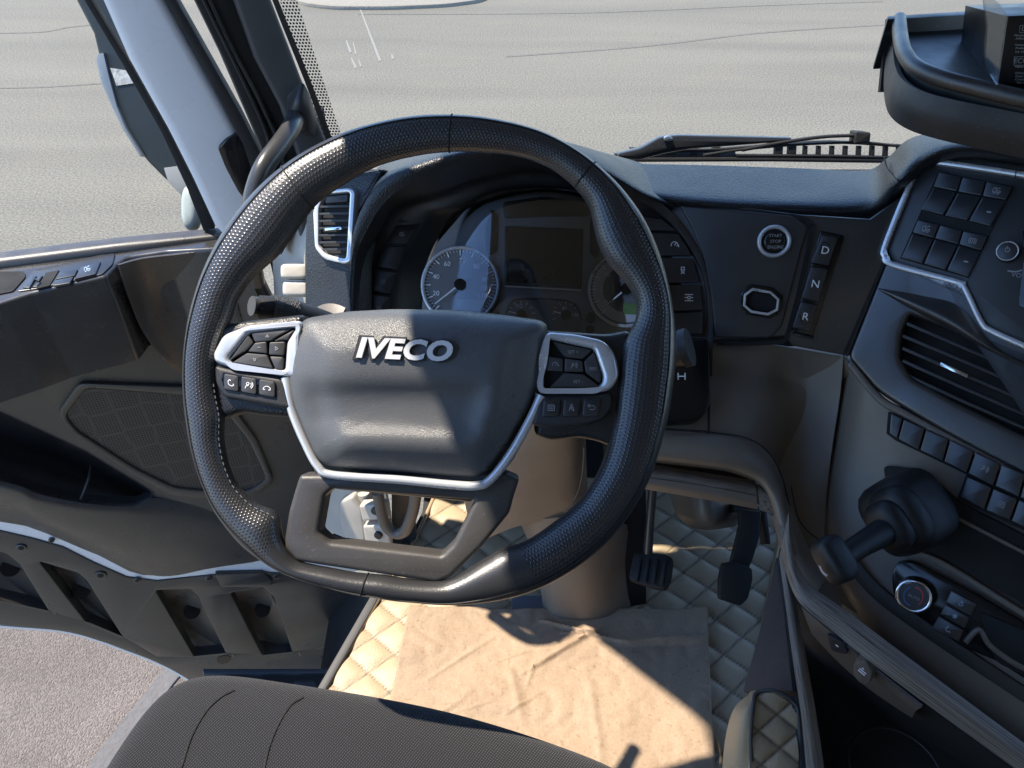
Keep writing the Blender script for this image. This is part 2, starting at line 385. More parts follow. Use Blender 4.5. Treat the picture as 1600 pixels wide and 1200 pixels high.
def pebbled(name, c1, c2, c3):
    m, t, b = nodes(name); L = t.links.new
    tc = t.nodes.new('ShaderNodeTexCoord'); v = t.nodes.new('ShaderNodeTexVoronoi'); v.inputs['Scale'].default_value = 190
    L(tc.outputs['Object'], v.inputs[0])
    sep = t.nodes.new('ShaderNodeSeparateColor'); L(v.outputs['Color'], sep.inputs[0])
    r = t.nodes.new('ShaderNodeValToRGB'); r.color_ramp.elements[0].color = (*c1, 1); r.color_ramp.elements[1].color = (*c3, 1)
    e = r.color_ramp.elements.new(.5); e.color = (*c2, 1); L(sep.outputs[0], r.inputs[0])
    n = t.nodes.new('ShaderNodeTexNoise'); n.inputs['Scale'].default_value = 3; n.inputs['Detail'].default_value = 8; L(tc.outputs['Object'], n.inputs[0])
    r2 = t.nodes.new('ShaderNodeValToRGB'); r2.color_ramp.elements[0].position = .3; r2.color_ramp.elements[0].color = (.82, .8, .78, 1); r2.color_ramp.elements[1].position = .7; r2.color_ramp.elements[1].color = (1.1, 1.1, 1.1, 1); L(n.outputs[0], r2.inputs[0])
    mx = t.nodes.new('ShaderNodeMix'); mx.data_type = 'RGBA'; mx.blend_type = 'MULTIPLY'; mx.inputs[0].default_value = 1
    L(r.outputs[0], mx.inputs[6]); L(r2.outputs[0], mx.inputs[7]); L(mx.outputs[2], b.inputs['Base Color'])
    b.inputs['Roughness'].default_value = .9
    bp = t.nodes.new('ShaderNodeBump'); bp.inputs['Distance'].default_value = .006; bp.invert = True; L(v.outputs[0], bp.inputs['Height']); L(bp.outputs[0], b.inputs['Normal']); return m
def perf_leather():
    m, t, b = nodes('perforated_leather'); L = t.links.new
    b.inputs['Roughness'].default_value = .34; b.inputs['Specular IOR Level'].default_value = .8
    uv = t.nodes.new('ShaderNodeUVMap'); uv.uv_map = 'UVMap'; s = t.nodes.new('ShaderNodeSeparateXYZ'); L(uv.outputs[0], s.inputs[0])
    def ma(op, a, c=None, v=None):
        n = t.nodes.new('ShaderNodeMath'); n.operation = op
        (L(a, n.inputs[0]) if hasattr(a, 'links') else setattr(n.inputs[0], 'default_value', a))
        if c is not None: (L(c, n.inputs[1]) if hasattr(c, 'links') else setattr(n.inputs[1], 'default_value', c))
        return n.outputs[0]
    SPC = .0036
    u = ma('DIVIDE', s.outputs[0], SPC); v = ma('DIVIDE', s.outputs[1], SPC)
    row = ma('FLOOR', v); half = ma('MULTIPLY', ma('MODULO', row, 2.0), .5); u2 = ma('ADD', u, half)
    fu = ma('SUBTRACT', ma('FRACT', u2), .5); fv = ma('SUBTRACT', ma('FRACT', v), .5)
    d = ma('SQRT', ma('ADD', ma('MULTIPLY', fu, fu), ma('MULTIPLY', fv, fv)))
    at = t.nodes.new('ShaderNodeAttribute'); at.attribute_name = 'perf'
    hole = ma('MULTIPLY', ma('LESS_THAN', d, .21), ma('GREATER_THAN', at.outputs['Fac'], .5))
    tc = t.nodes.new('ShaderNodeTexCoord'); g = t.nodes.new('ShaderNodeTexVoronoi'); g.inputs['Scale'].default_value = 650; L(tc.outputs['Object'], g.inputs[0])
    mx = t.nodes.new('ShaderNodeMix'); mx.data_type = 'RGBA'; mx.inputs[6].default_value = (.026, .026, .028, 1); mx.inputs[7].default_value = (.003, .003, .003, 1)
    L(hole, mx.inputs[0]); L(mx.outputs[2], b.inputs['Base Color'])
    dd = t.nodes.new('ShaderNodeMapRange'); dd.inputs[1].default_value = .12; dd.inputs[2].default_value = .34; L(d, dd.inputs[0])
    h1 = ma('MAXIMUM', dd.outputs[0], ma('LESS_THAN', at.outputs['Fac'], .5))
    h = ma('ADD', ma('MULTIPLY', h1, 1.0), ma('MULTIPLY', g.outputs[0], .35))
    bp = t.nodes.new('ShaderNodeBump'); bp.inputs['Distance'].default_value = .00035; bp.inputs['Strength'].default_value = .8; L(h, bp.inputs['Height']); L(bp.outputs[0], b.inputs['Normal'])
    return m
def dots(name, base, spc, rad, hexa=False, alpha=False, hole=(.004, .004, .004)):
    """print or pierce a dot grid in the surface's own uv (metres)"""
    m, t, b = nodes(name); L = t.links.new; b.inputs['Roughness'].default_value = .45
    tc = t.nodes.new('ShaderNodeTexCoord'); s = t.nodes.new('ShaderNodeSeparateXYZ'); L(tc.outputs['UV'], s.inputs[0])
    def ma(op, a, c=None):
        n = t.nodes.new('ShaderNodeMath'); n.operation = op
        (L(a, n.inputs[0]) if hasattr(a, 'links') else setattr(n.inputs[0], 'default_value', a))
        if c is not None: (L(c, n.inputs[1]) if hasattr(c, 'links') else setattr(n.inputs[1], 'default_value', c))
        return n.outputs[0]
    u = ma('DIVIDE', s.outputs[0], spc); v = ma('DIVIDE', s.outputs[1], spc)
    u2 = ma('ADD', u, ma('MULTIPLY', ma('MODULO', ma('FLOOR', v), 2.0), .5 if alpha else 0.0))
    fu = ma('SUBTRACT', ma('FRACT', u2), .5); fv = ma('SUBTRACT', ma('FRACT', v), .5)
    d = ma('SQRT', ma('ADD', ma('MULTIPLY', fu, fu), ma('MULTIPLY', fv, fv)))
    h = ma('LESS_THAN', d, rad)
    if hexa:
        vo = t.nodes.new('ShaderNodeTexVoronoi'); vo.feature = 'DISTANCE_TO_EDGE'; vo.inputs['Scale'].default_value = 20; vo.inputs['Randomness'].default_value = .25
        L(tc.outputs['UV'], vo.inputs[0]); h = ma('MULTIPLY', h, ma('GREATER_THAN', vo.outputs[0], .05))
    if alpha:
        b.inputs['Base Color'].default_value = (*base, 1)
        tr = t.nodes.new('ShaderNodeBsdfTransparent'); mx = t.nodes.new('ShaderNodeMixShader'); L(h, mx.inputs[0]); L(tr.outputs[0], mx.inputs[1]); L(b.outputs[0], mx.inputs[2])
        L(mx.outputs[0], t.nodes['Material Output'].inputs[0])
    else:
        mx = t.nodes.new('ShaderNodeMix'); mx.data_type = 'RGBA'; mx.inputs[6].default_value = (*base, 1); mx.inputs[7].default_value = (*hole, 1); L(h, mx.inputs[0]); L(mx.outputs[2], b.inputs['Base Color'])
        bp = t.nodes.new('ShaderNodeBump'); bp.invert = True; bp.inputs['Distance'].default_value = .001; L(h, bp.inputs['Height']); L(bp.outputs[0], b.inputs['Normal'])
    return m
def fabric():
    m, t, b = nodes('woven_seat_fabric'); L = t.links.new; b.inputs['Roughness'].default_value = .95; b.inputs['Sheen Weight'].default_value = .1
    tc = t.nodes.new('ShaderNodeTexCoord'); mp = t.nodes.new('ShaderNodeMapping'); mp.inputs['Rotation'].default_value = (0, 0, R(35)); L(tc.outputs['Object'], mp.inputs[0])
    w1 = t.nodes.new('ShaderNodeTexWave'); w1.inputs['Scale'].default_value = 125; w1.inputs['Distortion'].default_value = 1.2; L(mp.outputs[0], w1.inputs[0])
    w2 = t.nodes.new('ShaderNodeTexWave'); w2.bands_direction = 'Y'; w2.inputs['Scale'].default_value = 125; w2.inputs['Distortion'].default_value = 1.2; L(mp.outputs[0], w2.inputs[0])
    mu = t.nodes.new('ShaderNodeMath'); mu.operation = 'MULTIPLY'; L(w1.outputs[1], mu.inputs[0]); L(w2.outputs[1], mu.inputs[1])
    r = t.nodes.new('ShaderNodeValToRGB'); r.color_ramp.elements[0].color = (.004, .004, .005, 1); r.color_ramp.elements[1].color = (.045, .042, .041, 1); L(mu.outputs[0], r.inputs[0]); L(r.outputs[0], b.inputs[0])
    bp = t.nodes.new('ShaderNodeBump'); bp.inputs['Distance'].default_value = .0012; L(mu.outputs[0], bp.inputs['Height']); L(bp.outputs[0], b.inputs['Normal']); return m
def wood():
    m, t, b = nodes('grey_wood_grain'); L = t.links.new; b.inputs['Roughness'].default_value = .38
    tc = t.nodes.new('ShaderNodeTexCoord'); n = t.nodes.new('ShaderNodeTexNoise'); n.inputs['Scale'].default_value = 5; n.inputs['Detail'].default_value = 8; n.inputs['Roughness'].default_value = .7
    mp = t.nodes.new('ShaderNodeMapping'); mp.inputs['Scale'].default_value = (1.0, 5.0, 1)
    L(tc.outputs['UV'], mp.inputs[0]); L(mp.outputs[0], n.inputs[0])
    r = t.nodes.new('ShaderNodeValToRGB'); r.color_ramp.elements[0].position = .36; r.color_ramp.elements[1].position = .66
    r.color_ramp.elements[0].color = (.04, .033, .027, 1); r.color_ramp.elements[1].color = (.42, .35, .28, 1); L(n.outputs[0], r.inputs[0]); L(r.outputs[0], b.inputs[0])
    bp = t.nodes.new('ShaderNodeBump'); bp.inputs['Distance'].default_value = .0008; L(n.outputs[0], bp.inputs['Height']); L(bp.outputs[0], b.inputs['Normal']); return m
def paper():
    m, t, b = nodes('brown_kraft_paper'); L = t.links.new; b.inputs['Roughness'].default_value = .75
    tc = t.nodes.new('ShaderNodeTexCoord')
    def nz(s, d, sc=(1, 1, 1), rg=.6):
        mp = t.nodes.new('ShaderNodeMapping'); mp.inputs['Scale'].default_value = sc; L(tc.outputs['Object'], mp.inputs[0])
        n = t.nodes.new('ShaderNodeTexNoise'); n.inputs['Scale'].default_value = s; n.inputs['Detail'].default_value = d; n.inputs['Roughness'].default_value = rg; L(mp.outputs[0], n.inputs[0]); return n.outputs[0]
    def ramp(i, p0, c0, p1, c1):
        r = t.nodes.new('ShaderNodeValToRGB'); r.color_ramp.elements[0].position = p0; r.color_ramp.elements[0].color = (*c0, 1); r.color_ramp.elements[1].position = p1; r.color_ramp.elements[1].color = (*c1, 1); L(i, r.inputs[0]); return r.outputs[0]
    a = ramp(nz(14, 8, (1, .5, 1)), .28, (.29, .205, .135), .72, (.36, .265, .18))
    s = ramp(nz(110, 6), .58, (1, 1, 1), .74, (.70, .62, .54))
    f = ramp(nz(240, 3), .3, (.88, .88, .88), .7, (1.08, 1.08, 1.08))
    for x in (s, f):
        mx = t.nodes.new('ShaderNodeMix'); mx.data_type = 'RGBA'; mx.blend_type = 'MULTIPLY'; mx.inputs[0].default_value = 1
        L(a, mx.inputs[6]); L(x, mx.inputs[7]); a = mx.outputs[2]
    L(a, b.inputs[0])
    bp = t.nodes.new('ShaderNodeBump'); bp.inputs['Distance'].default_value = .006; bp.inputs['Strength'].default_value = .6; L(nz(22, 8, (1, .6, 1), .55), bp.inputs['Height']); L(bp.outputs[0], b.inputs['Normal']); return m
def quilt_mat():
    m, t, b = nodes('beige_quilted_leather'); L = t.links.new; b.inputs['Roughness'].default_value = .42
    at = t.nodes.new('ShaderNodeAttribute'); at.attribute_name = 'seam'
    mx = t.nodes.new('ShaderNodeMix'); mx.data_type = 'RGBA'; mx.inputs[6].default_value = (.43, .335, .215, 1); mx.inputs[7].default_value = (.10, .075, .05, 1)
    L(at.outputs['Fac'], mx.inputs[0]); L(mx.outputs[2], b.inputs[0])
    tc = t.nodes.new('ShaderNodeTexCoord'); g = t.nodes.new('ShaderNodeTexVoronoi'); g.inputs['Scale'].default_value = 500; L(tc.outputs['Object'], g.inputs[0])
    bp = t.nodes.new('ShaderNodeBump'); bp.inputs['Distance'].default_value = .0005; L(g.outputs[0], bp.inputs['Height']); L(bp.outputs[0], b.inputs['Normal']); return m
def glass(name, tint=(1, 1, 1), rough=.0, f=1.0):
    m = bpy.data.materials.new(name); m.use_nodes = True; t = m.node_tree; t.nodes.remove(t.nodes['Principled BSDF']); L = t.links.new
    tr = t.nodes.new('ShaderNodeBsdfTransparent'); tr.inputs[0].default_value = (*tint, 1)
    gl = t.nodes.new('ShaderNodeBsdfGlossy'); gl.inputs['Roughness'].default_value = rough
    fr = t.nodes.new('ShaderNodeFresnel'); fr.inputs[0].default_value = 1.5
    mu = t.nodes.new('ShaderNodeMath'); mu.operation = 'MULTIPLY'; mu.inputs[1].default_value = f; L(fr.outputs[0], mu.inputs[0])
    mx = t.nodes.new('ShaderNodeMixShader'); L(mu.outputs[0], mx.inputs[0]); L(tr.outputs[0], mx.inputs[1]); L(gl.outputs[0], mx.inputs[2]); L(mx.outputs[0], t.nodes['Material Output'].inputs[0])
    return m
ASP = asphalt(); PAV = pebbled('pebbled_pavement', (.125, .104, .09), (.16, .136, .119), (.20, .174, .153)); PAV2 = pebbled('brown_gravelly_pavement', (.13, .10, .08), (.24, .19, .155), (.38, .33, .28))
PERF = perf_leather(); FAB = fabric(); WOOD = wood(); PAP = paper(); QLT = quilt_mat()
FRIT = dots('windscreen_dot_print', (.02, .02, .02), .0052, .36, alpha=True)
GRIL = dots('pierced_speaker_grille', (.058, .053, .048), .0052, .32, hexa=True)
GLA = glass('clear_glass', (.97, .98, .97), 0, .5); KNEE = M('bounce_lit_lower_plastic', (.20, .165, .13), .42, grain='noise', gs=1500, gd=.00025, dust=.2)  # paler dash plastic, warm bounce off the paper painted into its colour
LENS = glass('instrument_lens', (.95, .96, .97), .0, 1.6)

# ================================================================== SETTING
G = -1.3
def rect(name, x0, y0, x1, y1, z, m, th=0):
    V = [(x0, y0, z), (x1, y0, z), (x1, y1, z), (x0, y1, z)]
    return mk(name, V, [(0, 1, 2, 3)], m)
struct(rect('ground', -60, -60, 60, 60, G, ASP))
gp = HZ(G)
struct(slab('pavement', [(-500, 850), (-100, 930), (150, 965), (330, 1050), (300, 1100), (170, 1260), (-500, 1500)], gp, .008, .006, PAV, None))
struct(slab('path', [(330, 1050), (520, 1180), (430, 1400), (0, 1500), (170, 1260), (200, 1215), (300, 1100)], gp, .004, .003, PAV2, None))
dr = ribbon('drainage_strip', [(305, 1010), (268, 1050), (225, 1105), (165, 1180), (110, 1260)], 26, gp, .016, .01, M('strip_concrete', (.115, .11, .107), .9, grain='noise', gs=80, gd=.006, var=.25, vs=30))
struct(dr)
tag(slab('kerb', [(420, -70), (440, -14), (470, 3), (520, 9), (610, 9), (700, 5), (760, -3), (800, -40)], gp, .05, .05, KRB, None, bevel=.03, r=20), 'pale concrete kerb curving round a traffic island beyond the windscreen', 'kerb')

CRK = M('crack_dark', (.125, .12, .105), .95, var=.3)
struct(ribbon('road_crack', [(790, 88), (960, 76), (1060, 66), (1200, 50), (1420, 36)], 2.2, gp, .003, .002, CRK))
struct(ribbon('road_crack', [(-60, 52), (60, 50), (110, 42), (190, 34)], 1.6, gp, .003, .002, CRK))
struct(ribbon('road_crack', [(-60, 138), (60, 136), (160, 130)], 1.8, gp, .003, .002, CRK))
struct(ribbon('road_crack', [(560, 22), (900, 20), (1200, 8), (1380, 2)], 1.4, gp, .003, .002, CRK))
PNT = M('glare_streak_paint', (.20, .20, .18), .8, var=.3, vs=60)  # windscreen glare streaks painted as pale marks on the ground
for a, b, k in (((562, 12), (594, 95), 4), ((541, 63), (548, 82), 4), ((552, 66), (556, 84), 3), ((549, 90), (556, 106), 4), ((560, 92), (564, 104), 3), ((612, 84), (614, 92), 4)):
    struct(ribbon('glare_streak', [a, b], (k * .5, k), gp, .004, .003, PNT, sm=0))
# cab shell: floor, roof, rear wall, right wall (outside the frame, they keep the sun and sky out as a cab does)
def box(name, a, b, m, parent=None):
    (x0, y0, z0), (x1, y1, z1) = a, b
    V = [(x0, y0, z0), (x1, y0, z0), (x1, y1, z0), (x0, y1, z0), (x0, y0, z1), (x1, y0, z1), (x1, y1, z1), (x0, y1, z1)]
    return mk(name, V, [(3, 2, 1, 0), (4, 5, 6, 7), (0, 1, 5, 4), (1, 2, 6, 5), (2, 3, 7, 6), (3, 0, 4, 7)], m, parent)
RZ = 1.65
ro_ = [(-.49, -1.3), (1.8, -1.3), (1.8, 1.22), (-.22, 1.22), (-.24, 1.16), (-.30, 1.08), (-.385, 1.03), (-.415, .98), (-.42, .92), (-.45, .78), (-.48, .68), (-.49, .3)]  # driver side roof edge shaped to throw the shadow line over the wheel
struct(slab_loops('roof', [[Vector(p) for p in ro_]], HZ(RZ), 0, .06, LINER, None, .01))
sb_ = thing('added_sun_visor', 'dark unseen visor added above the windscreen to shade the dashboard', 'sun visor', (.7, 1.35, 1.6))
box('shading_blade', (-.22, 1.19, 1.60), (1.75, 1.50, 1.615), GLB, sb_)  # out of view, added to keep sun off the dash pad
struct(box('rear_wall', (-.6, -1.35, -.2), (1.8, -1.3, 1.9), LINER))
struct(box('right_wall', (1.8, -1.35, -.3), (1.84, .0, 1.7), LINER))
struct(box('right_wall', (1.8, 0, -.3), (1.84, 1.3, .72), LINER))
struct(box('left_wall', (-.6, -1.35, -.3), (-.56, -.35, 1.86), LINER))
fl = [HZ(0).loc(HZ(0).at(*p)) for p in [(497, 1098), (590, 935), (640, 850), (665, 780)]]
zf = HZ(-.012)
lf = [zf.at(497, 1098), zf.at(590, 935), zf.at(660, 800)]
FL = [Vector((lf[0].x, lf[0].y)), Vector((lf[1].x, lf[1].y)), Vector((lf[2].x, lf[2].y)), Vector((lf[2].x, 1.75)), Vector((1.8, 1.75)), Vector((1.8, -1.3)), Vector((-.55, -1.3)), Vector((-.55, -.1))]
FLl = [Vector(((v.to_3d() + Vector((0, 0, -.012)) - zf.p).dot(zf.u), (v.to_3d() + Vector((0, 0, -.012)) - zf.p).dot(zf.v))) for v in FL]
if area(FLl) < 0: FLl.reverse()
struct(slab_loops('cab_floor', [FLl], zf, 0, .3, RUB, None, 0))
ribbon_sill = ribbon('floor_edge_trim', [(488, 1100), (510, 1062), (585, 932), (640, 838)], 13, HZ(.012), 0, .04, RUG, None, .004)
tag(ribbon_sill, 'grey rubber edging strip along the left edge of the quilted floor mat', 'trim strip')

# ================================================================== FLOOR MAT, PAPER, PEDALS
def inside(p, poly):
    c = False; j = len(poly) - 1
    for i in range(len(poly)):
        a, b = poly[i], poly[j]
        if (a[1] > p[1]) != (b[1] > p[1]) and p[0] < (b[0] - a[0]) * (p[1] - a[1]) / (b[1] - a[1]) + a[0]: c = not c
        j = i
    return c
def quilted(name, poly, z0, parent, step=.0045, cell=.056, amp=.0055, rot=50, skew=1.0, orig=(0, 0), hf=None, pl=None):
    xs = [p[0] for p in poly]; ys = [p[1] for p in poly]
    x0, y0 = min(xs), min(ys); nx = int((max(xs) - x0) / step) + 2; ny = int((max(ys) - y0) / step) + 2
    V = []; seam = []; ca, sa = math.cos(R(rot)), math.sin(R(rot)); cb, sb = math.cos(R(-rot * skew)), math.sin(R(-rot * skew))
    for j in range(ny):
        for i in range(nx):
            x = x0 + i * step; y = y0 + j * step
            a = ((x - orig[0]) * ca + (y - orig[1]) * sa) / cell; b = ((x - orig[0]) * cb + (y - orig[1]) * sb) / cell
            da = abs(a - round(a)) * 2; db = abs(b - round(b)) * 2      # 0 on a seam, 1 mid cell
            h = (1 - (1 - da) ** 3) * (1 - (1 - db) ** 3)
            s = max(0, 1 - min(da, db) * cell / .006)
            V.append(Vector((x, y, z0 + amp * h + (hf(x, y) if hf else 0)))); seam.append(s)
    Fc = []
    for j in range(ny - 1):
        for i in range(nx - 1):
            k = j * nx + i
            if inside((V[k].x + step / 2, V[k].y + step / 2), poly): Fc.append((k, k + 1, k + nx + 1, k + nx))
    if pl: V = [pl.wor(v, v.z) for v in V]
    used = sorted({i for f in Fc for i in f}); mp = {u: i for i, u in enumerate(used)}
    return mk(name, [V[u] for u in used], [tuple(mp[i] for i in f) for f in Fc], QLT, parent, 80, attr={'seam': [seam[u] for u in used]})
def fxy(px, py, z=.0): p = HZ(z).at(px, py); return (p.x, p.y)
matpoly = [fxy(*p) for p in [(505, 1085), (592, 938), (650, 842), (690, 760), (730, 745), (1035, 760), (1200, 800), (1216, 830), (1210, 880), (1175, 1060), (1140, 1210), (1120, 1300), (420, 1260)]]
mt = thing('floor_mat', 'beige diamond quilted leather mat covering the driver footwell floor', 'floor mat', (0, .8, 0))
quilted('mat_top', matpoly, .001, mt)
pth = [Vector((x, y, .005)) for x, y in matpoly]
tube('piping', pth, .0045, M('tan_piping', (.36, .26, .15), .5), mt, 8, 3, True)

# paper
pp = [(640, 950), (1104, 955), (1117, 1210), (590, 1200)]
pc = [HZ(.02).at(*p) for p in pp]
V = []; nx, ny = 150, 120; Fc = []
from mathutils import noise as mn
def crease(u, v, a, b, wd, amp):
    a = Vector(a); b = Vector(b); p = Vector((u, v)); t = max(0, min(1, (p - a).dot(b - a) / (b - a).length_squared)); d = (p - a - (b - a) * t).length
    return amp * max(0, 1 - d / wd) * (1 - .6 * abs(2 * t - 1))
for j in range(ny + 1):
    for i in range(nx + 1):
        u, v = i / nx, j / ny; p = (pc[0] * (1 - u) + pc[1] * u) * (1 - v) + (pc[3] * (1 - u) + pc[2] * u) * v
        z = .005 * mn.noise(Vector((u * 5, v * 4, 0))) + .004 * abs(mn.noise(Vector((u * 14, v * 10, 3)))) 
        z += crease(u, v, (.40, .45), (.60, .20), .012, .011) + crease(u, v, (.45, .10), (.74, .24), .014, .010) + crease(u, v, (.72, .24), (.99, .20), .035, .014) + crease(u, v, (.50, .30), (.66, .13), .010, .007) + crease(u, v, (.1, .5), (.3, .2), .01, .005) + crease(u, v, (.52, .18), (.70, .16), .010, .007) + crease(u, v, (.30, .38), (.42, .30), .008, .005) + crease(u, v, (.48, .55), (.36, .70), .008, .005) + crease(u, v, (.2, .7), (.32, .62), .008, .005) + crease(u, v, (.42, .52), (.44, .36), .008, .005)
        z += crease(u, v, (.05, .9), (.25, .55), .02, .005) + crease(u, v, (.62, .5), (.66, .95), .02, .004) + crease(u, v, (.36, .4), (.42, .75), .02, .004)
        z += .014 * max(0, (u - .86) / .14) * max(0, 1 - v * 5) + .008 * max(0, 1 - u * 12) * (.5 + .5 * math.sin(v * 9))
        ex = .0025 * mn.noise(Vector((u * 7, v * 7, 9)))
        V.append(p + Vector((ex, ex, z + .004)))
for j in range(ny):
    for i in range(nx): k = j * (nx + 1) + i; Fc.append((k, k + nx + 1, k + nx + 2, k + 1))
pm = mk('paper_sheet', V, Fc, PAP, None, 80)
md = pm.modifiers.new('solid', 'SOLIDIFY'); md.thickness = .0006
tag(pm, 'creased brown kraft paper protection sheet lying on the quilted floor mat', 'paper')

# footwell walls behind the pedals
fw = thing('footwell_lining', 'dark lining of the footwell behind the pedals under the dashboard', 'lining', (.3, 1.5, 0))
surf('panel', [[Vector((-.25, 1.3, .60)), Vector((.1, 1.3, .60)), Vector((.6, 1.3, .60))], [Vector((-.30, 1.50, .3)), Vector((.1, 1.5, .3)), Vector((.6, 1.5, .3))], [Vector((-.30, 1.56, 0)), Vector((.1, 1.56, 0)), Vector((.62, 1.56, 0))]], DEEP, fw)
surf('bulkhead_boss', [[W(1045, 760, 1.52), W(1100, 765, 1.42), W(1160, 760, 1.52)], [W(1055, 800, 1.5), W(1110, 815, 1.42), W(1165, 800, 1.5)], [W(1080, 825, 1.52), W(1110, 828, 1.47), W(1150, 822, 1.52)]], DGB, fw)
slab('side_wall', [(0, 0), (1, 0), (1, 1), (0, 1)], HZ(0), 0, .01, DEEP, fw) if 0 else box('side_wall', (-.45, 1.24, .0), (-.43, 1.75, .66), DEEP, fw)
# accelerator
ac = thing('accelerator_pedal', 'black plastic accelerator pedal with curved arm hanging over the quilted mat', 'pedal', W(1160, 900, 1.42))
ap = P3((1150, 790, 1.42), (1190, 790, 1.42), (1150, 945, 1.38))
slab('arm', [(1155, 795), (1190, 798), (1187, 840), (1178, 870), (1170, 890), (1140, 888), (1150, 850), (1157, 820)], ap, .012, .016, PDL, ac, .003, r=6)
slab('pad', [(1129, 880), (1148, 877), (1176, 888), (1177, 905), (1170, 935), (1158, 947), (1124, 936), (1124, 905)], ap, .024, .014, PDL, ac, .004, r=4)
slab('bracket', [(1148, 785), (1198, 792), (1205, 850), (1196, 850), (1190, 805), (1148, 800)], ap, -.01, .03, PLA, ac, .003)
bk = thing('brake_pedal', 'square ribbed black brake pedal beside the steering column base', 'pedal', W(1020, 890, 1.42))
bp_ = P3((990, 860, 1.43), (1050, 865, 1.41), (990, 920, 1.40))
slab('pad', [(990, 862), (1040, 866), (1052, 872), (1048, 905), (1040, 921), (1020, 918), (982, 905)], bp_, .01, .018, PDL, bk, .004, r=6)
for k in range(4):
    ribbon('rib', [(1000 + k * 13, 872 + k), (994 + k * 13, 908 + k * 2)], 6, bp_, .014, .006, PDL, bk, .0015, sm=0)
tube('arm', [W(1012, 868, 1.42), W(1016, 810, 1.40), W(1020, 762, 1.38), W(1022, 720, 1.36)], [.009, .008, .008, .008], M('pedal_arm_steel', (.10, .10, .10), .35, metal=.6), bk, 10)

# ================================================================== STEERING COLUMN
sc_ = thing('steering_column', 'brown grey column shroud dropping from behind the wheel to the floor', 'steering column', W(880, 950, 1.4))
surf('shroud', [[(775, 660, 1.20), (820, 652, 1.13), (875, 650, 1.11), (905, 655, 1.14), (915, 670, 1.22)],
                [(725, 760, 1.32), (790, 748, 1.26), (850, 742, 1.24), (902, 752, 1.27), (918, 760, 1.34)],
                [(745, 850, 1.42), (800, 825, 1.36), (860, 815, 1.34), (905, 830, 1.37), (925, 850, 1.44)]], KNEE, sc_, th=.004)
surf('lower_boot', [[(812, 815, 1.39), (840, 812, 1.34), (895, 808, 1.32), (948, 812, 1.35), (980, 820, 1.42)],
                    [(838, 880, 1.45), (858, 880, 1.40), (905, 878, 1.38), (950, 880, 1.41), (985, 880, 1.47)],
                    [(850, 962, 1.50), (868, 965, 1.46), (908, 967, 1.45), (952, 965, 1.46), (985, 962, 1.50)]], KNEE, sc_, th=.004)
slab('column_shade_sheet', [(950, 690), (1010, 740), (1010, 960), (975, 960), (955, 860)], P3((950, 700, 1.35), (1010, 700, 1.38), (980, 960, 1.50)), 0, .02, DEEP, sc_, .002)  # black sheet standing for the shade right of the column
slab('mounting_plate', [(800, 930), (860, 930), (868, 1000), (800, 1000)], HZ(.012), 0, .012, M('blue_grey_floor_plate', (.12, .13, .15), .5), sc_, .002)
tube('cable', [W(913, 698, 1.16), W(910, 740, 1.22), W(903, 770, 1.25), W(885, 800, 1.30)], .0016, RUG, sc_, 6)

# ================================================================== STEERING WHEEL
WP = P3((670, 565, .75), (770, 565, .75), (670, 665, .75))
wh = thing('steering_wheel', 'black perforated leather steering wheel with silver spoke trim and chrome maker lettering', 'steering wheel', W(670, 565, .77))
cx, cy = 670, 565
outer = [(700, 180), (780, 188), (850, 207), (915, 243), (965, 287), (1005, 340), (1035, 410), (1051, 480), (1056, 550), (1050, 610), (1035, 685), (1007, 765), (960, 835), (900, 888), (820, 928), (740, 943), (650, 941), (580, 932), (500, 914), (430, 889), (378, 852), (335, 797), (309, 735), (293, 665), (287, 600), (290, 535), (305, 462), (335, 388), (380, 320), (440, 262), (510, 220), (600, 190)]
inner = [(700, 237), (760, 238), (820, 246), (860, 262), (898, 292), (921, 322), (928, 357), (935, 385), (950, 413), (974, 437), (990, 460), (997, 485), (990, 508), (972, 535), (966, 570), (962, 620), (955, 670), (945, 712), (933, 740), (905, 782), (862, 818), (822, 845), (780, 858), (745, 880), (700, 906), (600, 898), (520, 888), (462, 876), (440, 840), (438, 800), (400, 787), (370, 757), (356, 722), (349, 680), (352, 650), (342, 600), (342, 550), (356, 510), (366, 490), (368, 475), (385, 448), (400, 430), (433, 402), (455, 373), (472, 347), (500, 313), (533, 291), (587, 260), (640, 245)]
def polar(pts):
    q = sorted(((math.atan2(-(y - cy), x - cx)) % (2 * math.pi), math.hypot(x - cx, y - cy)) for x, y in pts)
    q = [(q[-1][0] - 2 * math.pi, q[-1][1])] + q + [(q[0][0] + 2 * math.pi, q[0][1])]
    def f(a):
        a %= 2 * math.pi
        for (a0, r0), (a1, r1) in zip(q, q[1:]):
            if a0 <= a <= a1 and a1 > a0: return r0 + (r1 - r0) * (a - a0) / (a1 - a0)
        return q[1][1]
    return lambda a: (f(a - .03) + f(a) * 2 + f(a + .03)) / 4
ro, ri = polar(outer), polar(inner)
PXM = .75 / FPX
def rimpt(a, phi, grow=0.0):
    r0, r1 = ro(a), ri(a); mid = (r0 + r1) / 2; hw = (r0 - r1) / 2 * PXM + grow
    hd = min(.019, .011 + hw * .3) + grow
    rr = mid * PXM + hw * math.cos(phi)
    c0 = W(cx, cy, .75)
    return c0 + RT * (math.cos(a) * rr) + UP * (math.sin(a) * rr) - FWD * (hd * math.sin(phi))
N, Mm = 360, 36
V = []; Fc = []; uv = []; pf = []; L = 0
